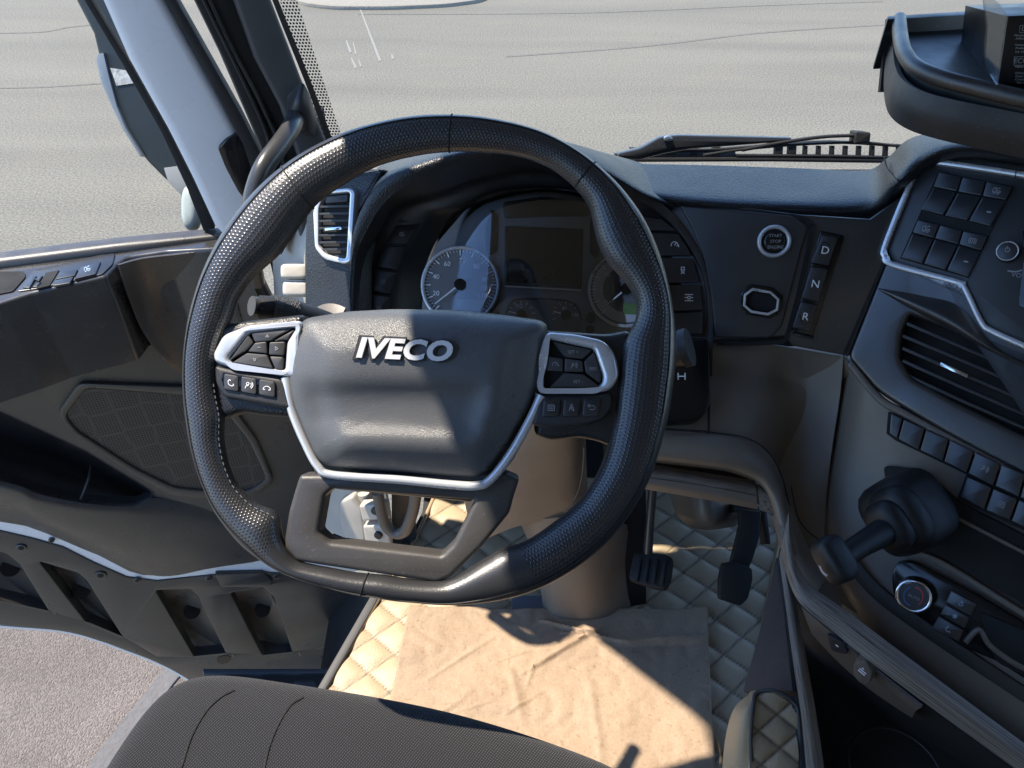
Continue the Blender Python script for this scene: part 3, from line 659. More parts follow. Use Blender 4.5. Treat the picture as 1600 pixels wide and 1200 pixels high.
for i in range(N + 1):
    a = 2 * math.pi * i / N
    if i: L += ((ro(a) + ri(a)) / 2 * PXM) * 2 * math.pi / N
    deg = math.degrees(a) % 360
    for k in range(Mm + 1):
        ph = 2 * math.pi * k / Mm - math.pi / 2; V.append(rimpt(a, ph))
        uv.append((L, k / Mm * .13))
        dph = math.degrees(ph)
        pf.append(1.0 if (48 < dph < 262 and not (231 < deg < 297)) else 0.0)
for i in range(N):
    for k in range(Mm):
        q = i * (Mm + 1) + k; Fc.append((q, q + 1, q + Mm + 2, q + Mm + 1))
mk('rim', V, Fc, PERF, wh, 80, uvs=uv, attr={'perf': pf})
ST = M('grey_stitching', (.16, .16, .16), .6)
tube('outer_seam', [rimpt(2 * math.pi * i / 180, R(48)) - FWD * .0003 for i in range(180)], .0008, M('dark_seam', (.012, .012, .013), .5), wh, 6, 1, True)
for deg in (84.5, 127, 50, 254):
    tube('seam', [rimpt(R(deg), R(t), .0001) for t in range(-90, 271, 12)], .0009, DEEP, wh, 6, 1)
# stitches on the inner lower left
for k in range(26):
    a = R(186 + k * 1.55); p = rimpt(a, R(150), .0004); q = rimpt(a + R(.8), R(150), .0004)
    if k == 0: first_st = []
    tube('stitch', [p, q], .0005, ST, wh, 5, 1)
# spoke leather
slab('spoke_leather', [(318, 500), (352, 505), (385, 500), (475, 490), (475, 655), (410, 650), (375, 645), (350, 655), (318, 640)], WP, .004, .022, M('spoke_leather_black', (.018, .018, .019), .4, grain='voronoi', gs=650, gd=.0004), wh, .008, r=10, seg=4)
slab('spoke_leather', [(845, 515), (950, 522), (985, 515), (1000, 560), (990, 640), (960, 700), (935, 690), (905, 684), (860, 690), (835, 680)], WP, .004, .022, bpy.data.materials['spoke_leather_black'], wh, .008, r=10, seg=4)
# silver spoke trims
lt = slab('spoke_trim', [(331, 553), (347, 523), (385, 508), (470, 500), (470, 592), (440, 588), (357, 574), (334, 566)], WP, .015, .012, SIL, wh, .005,
     holes=[rnd([(356, 560), (389, 520), (462, 511), (447, 535), (444, 578), (366, 570)], 5)], r=9, seg=3)
rt_ = slab('spoke_trim', [(852, 518), (900, 522), (945, 532), (962, 552), (969, 588), (955, 611), (912, 615), (843, 615), (838, 600), (848, 560)], WP, .015, .012, SIL, wh, .005,
     holes=[rnd([(858, 530), (928, 545), (943, 588), (941, 600), (930, 607), (850, 607), (850, 560)], 5)], r=12, seg=3)
slab('button_recess', [(350, 562), (388, 515), (470, 505), (465, 582), (360, 575)], WP, .006, .004, DEEP, wh)
slab('button_recess', [(850, 525), (932, 540), (948, 588), (940, 610), (845, 610)], WP, .006, .004, DEEP, wh)
def shrink(pts, k=.9, d=1.0):
    mx_ = sum(p[0] for p in pts) / len(pts); my = sum(p[1] for p in pts) / len(pts); out = []
    for x, y in pts:
        v = Vector((x - mx_, y - my)); l = v.length; v = v * max(0, (l - d) / l); out.append((mx_ + v.x, my + v.y))
    return out
def button(pts, pl, off, th, m, parent, ic=None, isc=6, name='button', ang=0, pm_=None, r=3, sym=(0, 0), bevel=.0012, wd=1.3, d=1.0):
    o = slab(name, shrink(pts, d=d), pl, off, th, m, parent, bevel, r=r)
    mx_ = sum(p[0] for p in pts) / len(pts) + sym[0]; my = sum(p[1] for p in pts) / len(pts) + sym[1]
    if ic:
        if ic in IC: icon(IC[ic], pl, mx_, my, isc, pm_ or PRG, o, off + .0004, ang, wd)
        else: text('lettering', ic, pl, mx_, my, isc, pm_ or PRG, o, off + .0002, ang)
    return o
for pts, ic, s in [([(391, 519), (458, 512), (424, 533), (397, 535)], 'up', 4), ([(388, 522), (397, 535), (385, 549), (357, 564)], None, 4), ([(397, 535), (417, 533), (418, 553), (386, 550)], 'minus', 4),
                ([(420, 534), (446, 533), (443, 556), (419, 555)], 'right', 5), ([(385, 551), (418, 554), (428, 577), (361, 567)], 'down', 4), ([(420, 556), (443, 557), (442, 579), (430, 578)], None, 3), ([(460, 514), (450, 532), (427, 533)], None, 3)]:
    button(pts, WP, .013, .008, SWB, wh, ic, s, wd=1)
for pts, ic, s in [([(862, 533), (927, 547), (911, 562), (882, 558)], 'SET +', 5), ([(882, 559), (911, 563), (913, 582), (881, 581)], 'voice', 5), ([(929, 548), (941, 587), (938, 600), (914, 582), (912, 564)], 'RES', 5),
                ([(881, 582), (912, 584), (937, 603), (930, 606), (858, 606)], 'SET -', 5), ([(856, 556), (881, 560), (880, 581), (853, 580)], 'cruise', 5)]:
    button(pts, WP, .013, .008, SWB, wh, ic, s, wd=1)
# lower button pods
pl_ = slab('button_pod', [(334, 570), (357, 576), (440, 591), (448, 603), (456, 640), (430, 636), (350, 622), (336, 600)], WP, .013, .012, DGY, wh, .004, r=8, seg=3)
pr_ = slab('button_pod', [(831, 664), (838, 630), (850, 618), (912, 618), (956, 613), (958, 635), (944, 656), (915, 664), (860, 670)], WP, .013, .012, DGY, wh, .004, r=8, seg=3)
ribbon('pod_outline', [(349, 583), (428, 597), (431, 620), (352, 608), (347, 592), (349, 583)], 2.5, WP, .0142, .002, GLB, pl_, sm=0)
for x0, x1, ic in ((349, 373, 'phone'), (376, 401, 'voice'), (404, 430, 'hang')):
    f = lambda x: (x - 349) * .155
    button([(x0, 583 + f(x0)), (x1, 583 + f(x1)), (x1, 609 + f(x1)), (x0, 609 + f(x0))], WP, .0155, .004, SWB, wh, ic, 6, ang=8, wd=1.2, pm_=PRN, r=4)
for x0, x1, ic in ((846, 875, 'doc'), (878, 906, 'belt'), (909, 937, 'back')):
    button([(x0 + 3, 623), (x1 + 2, 622), (x1 - 1, 651), (x0, 652)], WP, .0155, .004, BUT, wh, ic, 6, wd=1.2, r=4)
# hub
def bump(x, c, wd): return math.exp(-((x - c) / wd) ** 2)
hubo = [(478, 497), (540, 487), (613, 483), (700, 484), (780, 491), (843, 500), (855, 507), (856, 530), (846, 590), (826, 640), (790, 700), (762, 738), (744, 747), (700, 745), (620, 738), (540, 733), (503, 729), (488, 715), (465, 665), (447, 620), (441, 583), (447, 545), (460, 513)]
hubo = rnd(hubo, 12, 3); hc = (648, 612)
def hubf(px, py, t):
    e = (1 - t ** 5)
    base = .022 * math.sqrt(max(0, 1 - t ** 6))
    x = (px - 612) / 150.0; y = py
    inx = 1 / (1 + math.exp((abs(px - (612 + 0)) - (150 - (py - 585) * .18)) / 9)) if py > 500 else 1
    rel = 0
    s = (py - 640) / 1.0
    ridge = .010 * (1 / (1 + math.exp(-(py - 505) / 14)))            # upper facet rises towards the reader
    ridge -= .010 * (1 / (1 + math.exp(-(py - 606) / 9))) * inx       # drops below the lettering
    ridge += .008 * (1 / (1 + math.exp(-(py - 676 - (px - 612) * .05) / 8))) * inx
    ridge -= .013 * (1 / (1 + math.exp(-(py - 718) / 12)))
    side = -.007 / (1 + math.exp(-(abs(px - 645) - 165 + (py - 500) * .22) / 7))
    return base + (ridge * 1.25 + side) * e
V = []; Fc = []; NH = len(hubo); RH = 40
for j in range(RH + 1):
    t = (j / RH) ** .8
    for x, y in hubo:
        px = hc[0] + (x - hc[0]) * t; py = hc[1] + (y - hc[1]) * t
        # densify the profile towards the border
        V.append(WP.at(px, py, hubf(px, py, t)))
for j in range(RH):
    for i in range(NH):
        k = (i + 1) % NH; Fc.append((j * NH + i, (j + 1) * NH + i, (j + 1) * NH + k, j * NH + k))
b0 = len(V); V += [WP.at(x, y, -.03) for x, y in hubo]
for i in range(NH):
    k = (i + 1) % NH; Fc.append((RH * NH + i, b0 + i, b0 + k, RH * NH + k))
# resample outline denser via subdivision modifier
hub = mk('airbag_cover', V, Fc, HUB, wh, 75)
# chrome lettering and its dark surround
text('lettering_surround', 'IVECO', WP, 633, 546, 39, M('lettering_outline_grey', (.03, .03, .032), .5), hub, .0325, 2.5, .0030, .22, .07, 162)
text('maker_lettering', 'IVECO', WP, 633, 546, 33, M('bright_silver', (.85, .85, .86), .3, metal=.3), hub, .0337, 2.5, .0040, .22, .04, 150)
ch = [(448, 590), (456, 640), (478, 695), (497, 729), (520, 742), (620, 749), (700, 757), (745, 759), (768, 748), (800, 706), (830, 652), (846, 618)]
tube('chrome_trim', [WP.at(x, y, .008) for x, y in ch], [.006, .0045, .004, .004, .004, .0045, .0045, .0045, .0045, .0045, .0045, .005], SIL, wh, 10, 8)
slab('hub_back', [(452, 600), (500, 600), (800, 600), (842, 620), (805, 715), (770, 760), (745, 775), (735, 786), (520, 765), (490, 742)], WP, -.004, .05, M('hub_back_plastic', (.035, .03, .027), .5, grain='noise', gs=900, gd=.0004), wh, .006, r=8)
slab('lower_bracket', [(468, 742), (560, 742), (790, 738), (812, 748), (803, 775), (796, 802), (752, 856), (704, 903), (684, 911), (600, 899), (462, 878), (444, 858), (443, 845), (450, 800), (463, 755)], WP, .004, .028, M('speckled_bracket_plastic', (.055, .051, .048), .4, grain='noise', gs=1100, gd=.0003, dust=.35), wh, .005, r=6, seg=3, holes=[rnd([(520, 764), (742, 782), (708, 850), (690, 868), (513, 847), (497, 832), (507, 775)], 5)])
# stalks
sk = thing('indicator_stalk', 'grey indicator stalk with knurled ring sticking out left of the wheel hub', 'stalk', W(480, 495, .85))
tube('lever', [W(404, 480, .80), W(440, 483, .81), (W(480, 492, .83)), W(560, 520, .88)], [.0125, .013, .0115, .010], DGY, sk, 16)
tube('knurled_ring', [W(424, 481, .805), W(462, 487, .82)], .0142, M('knurled_grey', (.045, .045, .045), .5, grain='voronoi', gs=700, gd=.002), sk, 20, 1)
tube('end_cap', [W(393, 478, .795), W(408, 480, .802)], .0105, M('stalk_cap_grey', (.05, .05, .05), .35), sk, 16, 1)
sk2 = thing('retarder_stalk', 'dark stalk with large round cap poking out right of the wheel rim', 'stalk', W(1060, 545, .95))
tube('lever', [W(960, 560, .95), W(1030, 552, .93), W(1066, 545, .92)], [.013, .018, .021], PLA, sk2, 18)
tube('end_cap', [W(1066, 545, .92), W(1078, 542, .916)], .0235, DGY, sk2, 24, 1)

# ================================================================== DASHBOARD
db = thing('dashboard', 'curved black soft touch dashboard sweeping under the windscreen to the centre stack', 'dashboard', (.2, 1.2, .7))
K = [
 [(556, 400, 1.2), (566, 345, 1.2), (574, 302, 1.2), (590, 262, 1.22), (640, 246, 1.2), (727, 226, 1.18), (840, 214, 1.18), (950, 240, 1.24), (1010, 258, 1.27), (1035, 275, 1.25)],
 [(550, 450, 1.14), (552, 390, 1.12), (562, 340, 1.11), (588, 282, 1.09), (640, 250, 1.08), (727, 228, 1.07), (840, 216, 1.07), (940, 246, 1.12), (1005, 288, 1.15), (1048, 308, 1.17)],
 [(545, 505, 1.09), (547, 410, 1.08), (558, 345, 1.06), (592, 288, 1.04), (640, 262, 1.03), (727, 237, 1.03), (840, 228, 1.03), (940, 262, 1.08), (1005, 300, 1.12), (1052, 318, 1.145)],
 [(551, 505, 1.09), (555, 412, 1.082), (570, 366, 1.064), (604, 313, 1.045), (655, 280, 1.035), (745, 247, 1.035), (850, 240, 1.04), (945, 275, 1.09), (1005, 308, 1.13), (1050, 324, 1.15)],
]
surf('hood', K[:4], SOFT, db, 6, 5, .004)
HD = [
 [(551, 520, 1.09), (555, 412, 1.084), (570, 366, 1.066), (604, 313, 1.047), (655, 280, 1.037), (745, 247, 1.037), (850, 240, 1.042), (950, 278, 1.092), (1044, 326, 1.145), (1104, 420, 1.16), (1114, 530, 1.17), (1108, 652, 1.17)],
 [(562, 520, 1.15), (572, 412, 1.14), (590, 366, 1.12), (622, 318, 1.10), (685, 298, 1.09), (768, 270, 1.09), (850, 262, 1.09), (945, 290, 1.12), (1034, 334, 1.15), (1096, 425, 1.163), (1106, 530, 1.173), (1102, 645, 1.173)],
 [(566, 520, 1.17), (576, 412, 1.165), (596, 368, 1.155), (628, 326, 1.14), (690, 306, 1.13), (770, 278, 1.12), (850, 270, 1.12), (942, 298, 1.14), (1026, 342, 1.165), (1088, 428, 1.175), (1098, 530, 1.18), (1094, 640, 1.18)],
 [(612, 520, 1.175), (620, 430, 1.17), (640, 380, 1.16), (668, 338, 1.15), (705, 325, 1.14), (778, 300, 1.14), (850, 294, 1.14), (915, 305, 1.15), (990, 350, 1.17), (1020, 430, 1.18), (1030, 530, 1.185), (1030, 620, 1.185)],
 [(655, 520, 1.23), (660, 440, 1.215), (678, 384, 1.20), (708, 344, 1.18), (745, 322, 1.17), (798, 304, 1.165), (850, 300, 1.165), (905, 308, 1.17), (962, 345, 1.185), (1000, 410, 1.2), (1012, 490, 1.22), (1012, 560, 1.24)],
]
surf('binnacle_wall', HD, PLA, db, 6, 6, .004)
surf('dash_pad', [[(985, 256, 1.26), (1100, 258, 1.26), (1250, 263, 1.26), (1350, 266, 1.25), (1385, 248, 1.2), (1425, 215, 1.14), (1500, 205, 1.07), (1640, 210, 1.0)],
                  [(990, 280, 1.19), (1100, 287, 1.19), (1250, 292, 1.19), (1355, 290, 1.17), (1396, 258, 1.12), (1432, 228, 1.08), (1500, 215, 1.03), (1640, 222, .97)],
                  [(990, 300, 1.14), (1100, 314, 1.14), (1250, 320, 1.135), (1355, 318, 1.12), (1402, 280, 1.06), (1440, 248, 1.04), (1500, 230, 1.0), (1640, 240, .95)],
                  [(990, 312, 1.16), (1100, 328, 1.155), (1250, 340, 1.145), (1360, 338, 1.13), (1412, 296, 1.08), (1452, 262, 1.06), (1510, 244, 1.02), (1640, 258, .97)],
                  [(990, 318, 1.2), (1100, 330, 1.19), (1250, 344, 1.18), (1365, 345, 1.17), (1420, 304, 1.12), (1460, 268, 1.1), (1515, 250, 1.06), (1640, 266, 1.02)]], SOFT, db, 8, 5, .004)
box('sun_block_filler', (-.30, 1.12, .45), (1.3, 1.5, .62), DEEP, db)  # unseen filler added to stop sun reaching the footwell mat
ribbon('pad_seam', [(1381, 245), (1386, 262), (1402, 282)], 1.5, P3((1381, 245, 1.17), (1402, 282, 1.058), (1440, 230, 1.07)), .002, .002, DEEP, db)
RP = P3((1420, 300, 1.078), (1320, 555, 1.134), (1060, 320, 1.16))
slab('fascia', [(1020, 305), (1250, 335), (1360, 342), (1420, 300), (1424, 306), (1322, 556), (1240, 541), (1225, 525), (1110, 533), (1020, 533)], RP, 0, .02, M('fascia_satin_plastic', (.034, .034, .035), .33, spec=1.0, rvar=.06, dust=.35), db, .003)
slab('start_panel', [(1060, 319), (1240, 337), (1262, 352), (1222, 510), (1204, 528), (1116, 528), (1112, 470), (1100, 405), (1083, 360)], RP, .006, .008, M('start_panel_plastic', (.045, .045, .047), .36, rvar=.05), db, .003, r=8, seg=3)
ribbon('panel_channel', [(1090, 324), (1240, 338), (1266, 350), (1268, 365), (1234, 512), (1212, 535), (1120, 536)], 7, RP, .0035, .003, DEEP, db, sm=3)  # matt black strip around the start panel
sb = disc('start_button', 1210, 377, 27, RP, .012, .01, SIL, db, .004, hole=20)
disc('button_face', 1210, 377, 17, RP, .011, .006, GLB, sb, .003)
disc('button_well', 1210, 377, 21, RP, .0075, .003, DEEP, sb)
for k, tx in enumerate(('START', 'STOP', 'ENGINE')):
    text('lettering', tx, RP, 1212, 368 + 9 * k, 5, (RED, PRN, PRN)[k] if 0 else PRG, sb, .0115, 0, .0002)
kh = slab('key_slot', [(1172, 444), (1208, 449), (1224, 463), (1222, 484), (1204, 498), (1172, 493), (1156, 480), (1156, 458)], RP, .012, .008, GLB, db, .003, r=4, holes=[rnd([(1178, 457), (1203, 461), (1213, 470), (1212, 482), (1198, 487), (1175, 483), (1168, 475), (1169, 463)], 2)])
ribbon('slot_rim', [(1176, 452), (1204, 457), (1216, 468), (1214, 484), (1200, 491), (1174, 487), (1163, 477), (1164, 461), (1176, 452), (1190, 454.5)], 4, RP, .0145, .004, SIL, kh, .0008, sm=0)
slab('slot_floor', [(1165, 450), (1216, 455), (1216, 492), (1165, 492)], RP, .0065, .001, DEEP, kh)
gs_ = slab('gear_selector', [(1282, 360), (1320, 368), (1270, 528), (1236, 520)], RP, .004, .008, GLB, db, .002, r=5)
for (a, b, c, d_), s in ((((1285, 367), (1309, 371), (1295, 415), (1266, 411)), 'D'), (((1267, 416), (1294, 420), (1280, 472), (1252, 466)), 'N'), (((1251, 471), (1278, 476), (1266, 519), (1238, 512)), 'R')):
    o = slab('gear_button', [a, b, c, d_], RP, .013, .012, BUT, gs_, .002, r=3)
    mx_ = (a[0] + b[0] + c[0] + d_[0]) / 4; my = (a[1] + b[1] + c[1] + d_[1]) / 4
    text('lettering', s, RP, mx_ + 1, my, 12, PRN, o, .0132, 8)
    if s != 'N': ribbon('finger_dimple', [(mx_ - 9, my + (8 if s == 'D' else -4)), (mx_ - 3, my + (-12 if s == 'D' else 13)), (mx_ + 8, my + (-8 if s == 'D' else 8))], 1.2, RP, .0133, .001, GLB, o)
ribbon('selector_lip', [(1240, 522), (1272, 530)], 5, RP, .010, .006, PLA, db, .002, sm=0)
# lower dash and knee panel
surf('knee_panel', [[(960, 545, 1.2), (1110, 536, 1.185), (1180, 536, 1.18), (1245, 545, 1.175), (1322, 558, 1.15)],
                    [(960, 575, 1.2), (1110, 575, 1.18), (1180, 580, 1.18), (1240, 590, 1.2), (1330, 585, 1.16)],
                    [(960, 615, 1.17), (1110, 615, 1.15), (1180, 625, 1.155), (1245, 630, 1.195), (1335, 625, 1.20)],
                    [(960, 665, 1.13), (1110, 674, 1.12), (1180, 696, 1.135), (1235, 750, 1.21), (1330, 745, 1.24)]], KNEE, db, 6, 6, .004)
ribbon('panel_joint', [(1000, 669), (1110, 676), (1165, 684), (1200, 706), (1222, 745), (1236, 800)], 2, P3((1110, 672, 1.11), (1180, 688, 1.115), (1236, 800, 1.12)), 0, .002, DEEP, db)
UA = [(960, 664, 1.13), (1110, 676, 1.115), (1165, 686, 1.12), (1200, 708, 1.13), (1224, 750, 1.13), (1240, 800, 1.12), (1260, 850, 1.10), (1292, 902, 1.085)]
UB = [(960, 710, 1.12), (1110, 726, 1.108), (1158, 736, 1.11), (1190, 754, 1.118), (1208, 788, 1.12), (1218, 832, 1.11), (1236, 884, 1.09), (1270, 935, 1.075)]
UM = [((a[0] + b[0]) / 2, (a[1] + b[1]) / 2, (a[2] + b[2]) / 2 - .012) for a, b in zip(UA, UB)]
UD = [(b[0] - 4, b[1] + 6, b[2] + .06) for b in UB]
surf('under_panel', [UA, UM, UB, UD], KNEE, db, 6, 5, .004)
slab('side_backing', [(1170, 640), (1340, 600), (1340, 960), (1250, 900), (1215, 780)], P3((1170, 640, 1.24), (1340, 600, 1.22), (1260, 900, 1.16)), 0, .01, KNEE, db)
ribbon('panel_joint_upright', [(1108, 540), (1108, 676)], 3, P3((1108, 540, 1.18), (1150, 540, 1.18), (1108, 676, 1.112)), .003, .004, DEEP, db, sm=0)
slab('trim_gap', [(950, 706), (1110, 722), (1160, 732), (1200, 752), (1214, 800), (1190, 790), (1180, 760), (950, 735)], P3((950, 710, 1.19), (1200, 750, 1.18), (1180, 790, 1.18)), 0, .01, DEEP, db)
surf('wood_trim', [[(955, 719, 1.175), (1010, 724, 1.17), (1110, 740, 1.16), (1180, 751, 1.16)],
                   [(955, 728, 1.150), (1010, 734, 1.145), (1110, 749, 1.138), (1181, 761, 1.138)],
                   [(955, 738, 1.145), (1010, 745, 1.140), (1110, 760, 1.134), (1182, 774, 1.134)]], WOOD, db, 6, 4, .004)
surf('trim_underside', [[(955, 739, 1.144), (1010, 746, 1.139), (1110, 761, 1.133), (1182, 775, 1.133)],
                   [(955, 748, 1.146), (1010, 755, 1.141), (1110, 772, 1.136), (1183, 786, 1.136)],
                   [(955, 758, 1.16), (1010, 765, 1.155), (1110, 782, 1.15), (1184, 796, 1.15)]], KNEE, db, 6, 4, .004)
surf('trim_end', [[(1184, 752, 1.16), (1198, 758, 1.155), (1209, 768, 1.15)], [(1185, 768, 1.136), (1201, 774, 1.133), (1212, 784, 1.133)], [(1187, 797, 1.14), (1202, 802, 1.138), (1213, 808, 1.14)]], WOOD, db, 4, 4, .004)
slab('column_shroud_ring', [(1010, 525), (1108, 525), (1112, 630), (1095, 655), (1010, 660)], P3((1010, 530, 1.14), (1110, 530, 1.14), (1060, 660, 1.10)), .002, .03, GLB, db, .004, r=15)
icon(IC['hitch'], P3((1010, 530, 1.14), (1110, 530, 1.14), (1060, 660, 1.10)), 1065, 588, 6, PRN, db, .003, 0, 1.8)
# left pod with air vent
LP = P3((490, 300, 1.12), (560, 300, 1.085), (500, 480, 1.13))
slab('side_pod', [(478, 320), (496, 288), (566, 268), (600, 262), (560, 330), (548, 410), (548, 510), (475, 510), (474, 400)], LP, 0, .05, SOFT, db, .006, r=8)
vt = slab('air_vent_frame', [(500, 297), (546, 293), (554, 300), (547, 408), (538, 413), (505, 405), (491, 388), (488, 330)], LP, .010, .012, SIL, db, .003, r=7,
          holes=[rnd([(505, 304), (546, 300), (540, 404), (508, 397), (497, 384), (497, 325)], 5)])
slab('vent_cavity', [(495, 300), (550, 297), (545, 408), (500, 400)], LP, .002, .001, DEEP, vt)
for k in range(8):
    y = 322 + k * 11.2; x1 = 546 - k * .8; x0 = 498 + (k > 6) * 4
    ribbon('slat', [(x0, y + 1), (x1, y)], 3.6, LP, .008, .0015, DGY, vt, .0004, sm=0)
slab('vent_thumb_wheel', [(509, 307), (543, 304), (543, 315), (508, 318)], LP, .009, .004, DGY, vt, .001, r=3)
slab('vent_tab', [(507, 356), (533, 354), (533, 359), (507, 361)], LP, .012, .004, CHR, vt, .001, r=2)
surf('pod_flap', [[(478, 447, 1.16), (520, 455, 1.13), (540, 480, 1.11)], [(478, 480, 1.15), (505, 490, 1.12), (530, 505, 1.10)], [(478, 520, 1.15), (505, 520, 1.12), (530, 525, 1.11)]], DGB, db)
# banks of buttons either side of the instruments
LB = P3((576, 412, 1.155), (567, 505, 1.16), (625, 430, 1.158)); RB = P3((1088, 428, 1.160), (1098, 530, 1.165), (1030, 430, 1.162))
for pts, ic in (([(627, 336), (642, 328), (684, 325), (661, 347), (619, 350)], None), ([(617, 352), (657, 349), (636, 382), (601, 380)], 'truck'), ([(600, 383), (634, 384), (622, 422), (587, 417)], None), ([(586, 420), (621, 425), (611, 460), (577, 455)], 'lamp'), ([(576, 458), (610, 463), (609, 503), (573, 500)], 'fog')):
    button(pts, LB, .004, .008, BUT, db, ic, 4, name='dash_button', pm_=PRG, wd=1.1, r=2)
for pts, ic in (([(1000, 336), (1035, 342), (1060, 362), (1010, 360)], None), ([(1012, 363), (1062, 365), (1082, 400), (1020, 400)], 'cruise'), ([(1022, 402), (1083, 403), (1093, 441), (1032, 443)], 'lane'), ([(1034, 445), (1094, 444), (1098, 484), (1040, 487)], 'diff'), ([(1042, 489), (1098, 487), (1098, 522), (1044, 524)], None)):
    button(pts, RB, .004, .008, BUT, db, ic, 6, name='dash_button', sym=(10, 0), pm_=PRN, wd=1.3, r=2)
# left lower dash behind the wheel
surf('kick_panel', [[(520, 500, 1.14), (600, 500, 1.14), (800, 500, 1.18), (960, 520, 1.2)], [(478, 590, 1.22), (600, 590, 1.24), (800, 590, 1.24), (980, 600, 1.22)], [(470, 670, 1.32), (560, 660, 1.36), (760, 640, 1.32), (980, 640, 1.26)], [(500, 752, 1.40), (570, 722, 1.44), (700, 700, 1.40), (800, 690, 1.36)]], DGB, db)

# ================================================================== INSTRUMENT CLUSTER
ic_ = thing('instrument_cluster', 'instrument cluster with two round silver rimmed gauges and central display', 'instruments', W(840, 430, 1.19))
CL = P3((740, 300, 1.13), (940, 300, 1.13), (840, 520, 1.125))
slab('face_plate', [(655, 560), (662, 440), (684, 378), (730, 325), (800, 298), (870, 294), (930, 304), (985, 350), (1012, 430), (1020, 560)], CL, -.004, .012, M('cluster_plate', (.26, .263, .27), .5), ic_, 0, r=12)
slab('warning_lamp_bar', rnd([(785, 315), (850, 306), (925, 318), (925, 337), (850, 338), (787, 341)], 8), CL, 0, .003, GLB, ic_, .001)
slab('warning_lamp_bar', rnd([(768, 325), (778, 335), (776, 392), (768, 399), (757, 392), (758, 355)], 7), CL, 0, .003, GLB, ic_, .001)
slab('warning_lamp_bar', rnd([(925, 335), (935, 340), (938, 398), (932, 404), (922, 395), (922, 345)], 6), CL, 0, .003, GLB, ic_, .001)
fr = slab('display_frame', [(789, 352), (912, 357), (909, 453), (788, 446)], CL, .003, .006, DGY, ic_, .002, r=3, holes=[[(794, 356), (908, 360), (905, 446), (793, 440)]])
slab('display', [(792, 354), (910, 358), (907, 449), (791, 444)], CL, .000, .002, SCR, fr)
ribbon('display_edge', [(789, 447), (908, 453.5)], 2, CL, .0045, .002, SIL, fr, sm=0)
def gauge(gx, gy, rr, a_needle, nums, lcd):
    g = disc('gauge', gx, gy, rr, CL, .002, .006, GFA, ic_)
    disc('rim_ring', gx, gy, rr + 2, CL, .008, .008, SIL, g, .002, hole=rr - 3.5, n=64)
    disc('scale_band', gx, gy, rr - 6, CL, .0028, .001, GRG, g, 0, hole=rr - 22, n=64) if lcd == 2 else None
    c = CL.at(gx, gy, .0034); e = (CL.at(gx + 1, gy) - CL.at(gx, gy)).length
    V = []; Fc = []
    for k in range(49):
        a = R(225 - 270 * k / 48); r0, r1 = (rr - 14 if k % 4 == 0 else rr - 9) * e, (rr - 4) * e; hw = (.9 if k % 4 == 0 else .45) * e
        d = CL.u * math.cos(a) + CL.v * math.sin(a); q = CL.n.cross(d); b = len(V)
        V += [c + d * r0 - q * hw, c + d * r1 - q * hw, c + d * r1 + q * hw, c + d * r0 + q * hw]; Fc.append((b, b + 1, b + 2, b + 3))
    mk('tick_marks', V, Fc, DEEP if 0 else PRN, g)
    for s, an in nums:
        a = R(an); text('numeral', s, CL, gx + math.cos(a) * (rr - 20), gy - math.sin(a) * (rr - 20) * .95, 7.5, PRN, g, .0036, 2, .0002)
    a = R(a_needle); d = CL.u * math.cos(a) + CL.v * math.sin(a)
    tube('needle', [c + CL.n * .004 - d * 6 * e, c + CL.n * .004 + d * (rr - 10) * e], [.0016, .0008], PRN, g, 6, 1)
    tube('needle_hub', [c, c + CL.n * .006], 9 * e, GLB, g, 20, 1)
    if lcd: slab('lcd_strip', [(gx - 4, gy + 22), (gx + 38, gy + 24), (gx + 37, gy + 41), (gx - 5, gy + 38)], CL, .004, .002, LCD if lcd == 2 else PRG, g)
    return g
gauge(719, 445, 60, 218, [('20', 200), ('40', 160), ('60', 120), ('70', 85), ('80', 50), ('90', 12), ('100', -8), ('110', -27), ('120', -48)], 1)
gauge(978, 452, 58, 219, [('0', 215), ('5', 180), ('10', 140), ('15', 90), ('20', 40), ('25', 0)], 2)
g3 = slab('minor_gauges', rnd([(790, 492), (800, 474), (820, 467), (850, 466), (880, 468), (903, 480), (909, 498), (905, 525), (790, 525)], 10), CL, .002, .004, GFA, ic_)
ribbon('gauge_edge', [(789, 495), (798, 474), (815, 467), (880, 469), (902, 480), (909, 500)], 2, CL, .004, .003, GLB, g3)
for gx, gy, n_ in ((814, 492, ('1/2',)), (884, 492, ('80', '130'))):
    c = CL.at(gx, gy, .0025); e = (CL.at(gx + 1, gy) - CL.at(gx, gy)).length
    for k in range(9):
        a = R(200 - 220 * k / 8); d = CL.u * math.cos(a) + CL.v * math.sin(a)
        tube('tick', [c + d * 17 * e, c + d * 22 * e], .0005, RED if (k > 6 and gx > 850) else PRN, g3, 4, 1)
    d = CL.u * math.cos(R(165)) + CL.v * math.sin(R(165))
    tube('needle', [c + CL.n * .003, c + CL.n * .003 + d * 20 * e], [.0014, .0008], PRN, g3, 6, 1)
    tube('needle_hub', [c, c + CL.n * .005], 8 * e, GLB, g3, 18, 1)
text('numeral', '1/2', CL, 812, 478, 6, PRN, g3, .003, 3); text('numeral', '80', CL, 882, 482, 5, PRN, g3, .003, 3); text('numeral', '130', CL, 899, 492, 5, PRN, g3, .003, 3)
tube('trip_knob', [CL.at(922, 515, 0), CL.at(922, 515, .010)], .0065, DGY, ic_, 16, 1)
disc('round_lamp', 923, 497, 8, CL, .003, .003, GLB, ic_, .001); disc('round_lamp', 775, 492, 6, CL, .003, .003, GLB, ic_, .001)
